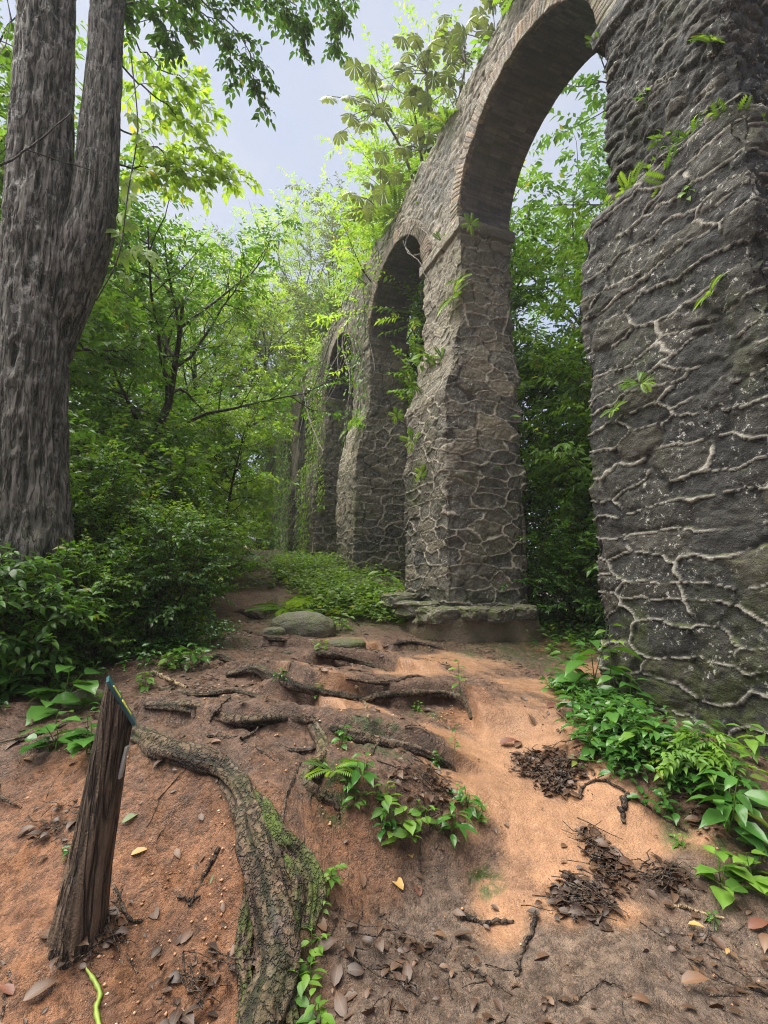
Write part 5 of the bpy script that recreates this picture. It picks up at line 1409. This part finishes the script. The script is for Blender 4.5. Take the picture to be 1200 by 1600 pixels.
cover([B(905,1085,.32), B(950,1110,.38), B(990,1150,.36), B(930,1140,.28), B(1020,1185,.3), B(970,1185,.2), B(1060,1200,.3), B(880,1080,.2)], 520, .078, .22, 1, 'leaf_wet', 'dense small leaved green carpet on the bank below the nearest pier')
cover([B(245,1020,.45), B(300,1005,.5), B(190,1005,.5), B(330,985,.4), B(150,1040,.3), B(280,1045,.25), (-1.5, 5.5, .9), (-2.4, 5.5, 1.0), (-.8, 7.2, .8)], 330, .065, .22, 2, 'leaf_wet', 'glossy low leaves covering the left bank beside the path')
cover([B(520,930,.6), B(560,945,.7), B(620,950,.5), (3.0, 9.5, .9), (3.2, 11, 1.1), (2.8, 13, 1.2), (3.4, 8.4, .6), (3.4, 15, 1.2)], 230, .12, .62, 3, 'fern', 'bright ferny undergrowth at the foot of the piers')
cover([(6.5, 6.5, 1.4), (7.5, 8, 1.5), (6.3, 5.2, .9), (8.5, 10, 2), (6.6, 11.5, 1.2), (10, 6, 2.2)], 150, .10, .4, 4, 'leaf_dark', 'dark undergrowth in the gap behind the piers')
cover([(-1.8, 9, 1.1), (-1.4, 12, .9), (-3, 8, 1.6), (-2, 15, 2), (-1.4, 17, 1.2), (3.3, 18, 1.0), (-4, 12, 2.5), (-5, 7, 2.2), (-1.2, 20, 1.3)], 110, .11, .45, 5, 'leaf', 'green undergrowth along the far path')

# ------------------------------------------------------------------ plants on the masonry
def on_x(px, py, X):
    r = ray(px, py); return np.array([0, 0, CAMZ]) + r * (X / r[0])
def on_y(px, py, Y):
    r = ray(px, py); return np.array([0, 0, CAMZ]) + r * (Y / r[1])
WG = 'plants growing on the aqueduct'
def wplant(p, proto, s, leaf, label, rz=0, tilt=(0, -.9), cat='fern', name='wall_fern'):
    s = s * .75; e = empty(name, p, label, cat, WG, 0, s); e.rotation_euler = (tilt[0], tilt[1], rz)
    for me, m, nm in zip(proto, (M['fern'], M[leaf]), ('stem', 'foliage')):
        if me is not None:
            o = link(nm, me, None, e)
            if not me.materials: me.materials.append(m)
            o.material_slots[0].link = 'OBJECT'; o.material_slots[0].material = m
for i, (px, py, X, pr, s, lf, lb) in enumerate([
    (712,465,XU0-.04,FA,1.3,'fern','bright fern high on the path side of the second pier'), (716,440,XU0-.04,FB,1.4,'fern','small fern right above the bright fern on the second pier'),
    (655,575,4.2,PB,1.9,'leaf','leafy bush on the ledge of the second pier'), (668,560,4.25,FA,1.2,'fern','fern above the leafy bush on the ledge of the second pier'), (640,600,4.0,FA,1.0,'fern','fern below the leafy bush on the second pier'),
    (690,560,4.25,FB,1.2,'leaf','small fern at the right end of the second pier ledge'), (645,690,3.96,FB,1.4,'fern','small fern halfway down the second pier'), (660,740,3.96,FB,1.0,'fern','tiny fern low on the second pier'),
    (572,665,4.0,PB,1.9,'leaf','light leafed plant on the ledge of the third pier'), (548,668,4.0,FA,1.2,'fern','fern on the ledge of the third pier'),
    (1000,600,3.95,FB,1.1,'fern','pale fern in the middle of the nearest pier'), (1000,170,4.45,PB,.9,'leaf','bright yellow green sprig high on the nearest pier, upper one'), (1015,235,4.4,PB,.95,'leaf','bright sprig on the ledge of the nearest pier'),
    (1090,240,4.2,FB,1.5,'fern','fern on the mossy ledge of the nearest pier'), (1140,210,4.15,FB,1.4,'fern','second fern to the right on the mossy ledge'), (1050,285,4.1,FB,1.3,'fern','fern on the left part of the mossy ledge'), (985,300,4.3,FB,1.3,'fern','fern at the left corner of the mossy ledge'),
    (1110,460,3.95,FB,.9,'fern','small yellowish fern on the nearest pier face'), (960,640,3.97,FB,.8,'fern','small fern near the left corner of the nearest pier'), (1070,315,4.05,PA,1.2,'leaf','small leafy plant under the mossy ledge'),
    (1110,70,4.45,FA,.7,'fern','narrow fern high on the nearest pier near the top edge'), (935,75,4.5,FB,1.2,'fern','tuft at the mouth of the big arch'), (690,380,XU0-.03,FB,1.4,'fern','fern beside the crown of the second arch'),
    (735,350,XU0-.03,FB,1.0,'fern','tuft at the springing of the big arch'), (620,650,4.0,FB,1.0,'fern','tuft on the far edge of the second pier')]):
    wplant(on_x(px, py, X), pr, s, lf, lb, i * .7)
for i, (px, py, Y, s, lb) in enumerate([(775,735,7.2,.8,'yellowish sprig on the front face of the second pier'), (800,690,7.2,.9,'small leafy sprig right on the second pier front'), (770,640,7.2,.8,'sprig on the upper front of the second pier'), (765,800,7.2,.7,'low sprig on the front of the second pier')]):
    wplant(on_y(px, py, Y), PA, s, 'leaf', lb, i, (.9, 0), 'plant', 'wall_plant')
for i, (yy, lb) in enumerate([(2.6,'low mat of leaves at the right end of the mossy ledge'),(2.85,'low mat of leaves on the mossy ledge right of its middle'),(3.1,'low leaves in the middle of the mossy ledge'),(3.35,'low leaves on the mossy ledge left of its middle'),(3.6,'low leaves near the left end of the mossy ledge'),(3.8,'low leaves at the left end of the mossy ledge')]):
    wplant(np.array([4.20, yy, 5.66]), PE, 1.9, 'fern', lb, i * 1.3, (0, -.5), 'plant', 'wall_plant')
rg = np.random.default_rng(77)
desc = ['dense fern tuft', 'thin pale tuft', 'bushy dark tuft', 'wide drooping fern', 'low grassy tuft', 'tall leafy tuft', 'small yellowish fern', 'shaggy fern']
where = ['on the wall top right at the upper frame edge', 'on the wall top above the left half of the big arch', 'on the wall top over the second pier', 'on the wall top above the second arch', 'on the wall top over the third pier', 'on the wall top above the third arch', 'on the wall top over the fourth pier', 'at the far end of the wall top']
for i in range(16):
    yy = 5.2 + i * 1.35; pr, lf = ((FA, 'fern'), (PB, 'leaf'), (FA, 'fern'), (PD_, 'leaf'))[i % 4]
    wplant(np.array([XU0 + rg.uniform(-.02, .2), yy, Z_TOP - .05]), pr, rg.uniform(1.2, 2.2), lf, desc[i % 8] + ' ' + where[i // 2], i, (0, -.4), 'fern', 'wall_fern')

# creepers and hanging stems on the farther piers
def creeper(Y0, Y1, z0, z1, X, n, L, leaf, label, seed, dens=0.):
    rg = np.random.default_rng(seed); y = rg.uniform(Y0, Y1, n); z = rg.uniform(z0, z1, n)
    k = fbm(y * .9, z * .6, None, 3, seed) + .35 * (1 - (z - z0) / (z1 - z0)) > rg.uniform(-.3, .45, n) - dens; y, z = y[k], z[k]; n = len(y)
    c = np.array([X, (Y0 + Y1) / 2, z0]); P = np.stack([X - rg.uniform(.02, .28, n), y, z], -1) - c
    a = rg.uniform(-.9, .9, n); D = np.stack([-.5 + rg.normal(0, .3, n), np.sin(a), -np.cos(a)], -1); N = np.stack([-np.ones(n), rg.normal(-.2, .4, n), rg.normal(.6, .4, n)], -1)
    e = empty('wall_creeper', c, label, 'creeper', 'creepers hanging on the far piers')
    link('foliage', leaves_mesh('foliage', P, D, N, L * rg.uniform(.6, 1.3, n), .6, np.clip(fbm(y * 2, z * 2, None, 2, 3) * .6 + .5 + rg.normal(0, .2, n), 0, 1), LOW), M[leaf], e)
    tb = Tubes()
    for i in range(14):
        yy = rg.uniform(Y0, Y1); zz = rg.uniform(z0 + .5 * (z1 - z0), z1); q = wander(rg, (X - .12, yy, zz), (-.05, .1 * rg.normal(), -1), (zz - z0) * rg.uniform(.5, 1), 9, .12, 0) - c; q[:, 0] = np.minimum(q[:, 0], -.05)
        tb.add(q, np.full(10, rg.uniform(.006, .016)), 4)
    link('stem', tb.mesh('stem'), M['vine'], e)
creeper(12.3, 14.2, 5.5, 11.0, XU0, 900, .13, 'leaf', 'thin creeper on the upper part of the third pier', 1, -.25)
creeper(16.6, 19.6, 4.0, 11.2, XU0 - .1, 2600, .14, 'leaf_light', 'tangled creeper with grey stems over the fourth pier', 2, -.05)
creeper(17.3, 19.3, 2.3, 5.8, XL0, 700, .14, 'leaf_light', 'leafy creeper at the foot of the fourth pier', 3, .0)
creeper(21.5, 25.5, 2.6, 11.4, XL0 + .1, 3000, .16, 'leaf', 'thick pale creeper covering the fifth pier', 4, .35)
creeper(26.5, 33, 3.0, 11.4, XL0 + .1, 5000, .18, 'leaf', 'curtain of creepers hiding the far end of the aqueduct', 5, .5)
def liana(pl, r, label, mat='vine', hang=None):
    P = catmull(np.array(pl), 40); rg = np.random.default_rng(len(label)); P[1:-1] += np.cumsum(rg.normal(0, .012, (38, 3)), 0) * .7
    tb = Tubes(); tb.add(P - P[0], np.full(40, r), 5); o = link('liana', tb.mesh('liana'), M[mat]); o.location = tuple(P[0]); tag(o, label, 'liana', 'bare stems hanging on the masonry')
liana([on_x(650,350,4.4), on_x(632,385,4.2), on_x(655,410,4.35), on_x(668,440,4.4)], .012, 'pale curly bare stem hanging in the mouth of the second arch')
liana([on_x(655,355,4.3), on_x(672,390,4.2), on_x(640,400,4.3), on_x(628,380,4.35)], .008, 'thin looping stem crossing the mouth of the second arch')
liana([on_x(545,490,4.3), on_x(535,540,4.1), on_x(548,600,3.95), on_x(540,700,3.85)], .016, 'grey stem hanging down in front of the third arch')
liana([on_x(520,520,4.2), on_x(500,580,4.0), on_x(480,640,3.9), on_x(500,700,3.8)], .02, 'crooked grey stem crossing the fourth pier')
liana([on_x(470,590,3.9), on_x(485,660,3.8), on_x(505,705,3.7)], .018, 'straight pale stem leaning on the fourth pier')
liana([on_x(560,380,4.4), on_x(545,440,4.3), on_x(530,500,4.2), on_x(528,580,4.0)], .014, 'bare stem falling from the wall top by the third arch')

# ------------------------------------------------------------------ damp air
bm = bmesh.new(); bmesh.ops.create_cube(bm, size=1.0)
for v in bm.verts: v.co = Vector((v.co.x * 400, v.co.y * 400, -20 + (v.co.z + .5) * 60))
q = bpy.data.meshes.new('haze'); bm.to_mesh(q); bm.free()
hm = bpy.data.materials.new('damp_air'); hm.use_nodes = True; t_ = hm.node_tree; t_.nodes.clear()
ho = t_.nodes.new('ShaderNodeOutputMaterial'); pv = t_.nodes.new('ShaderNodeVolumePrincipled')
pv.inputs['Color'].default_value = (.92, .95, 1, 1); pv.inputs['Density'].default_value = .0010; pv.inputs['Anisotropy'].default_value = .3
t_.links.new(pv.outputs[0], ho.inputs['Volume'])
hz = link('haze', q, hm); hz['kind'] = 'stuff'; hz['label'] = 'thin pale damp air hanging in the forest valley'
SC.cycles.volume_bounces = 1
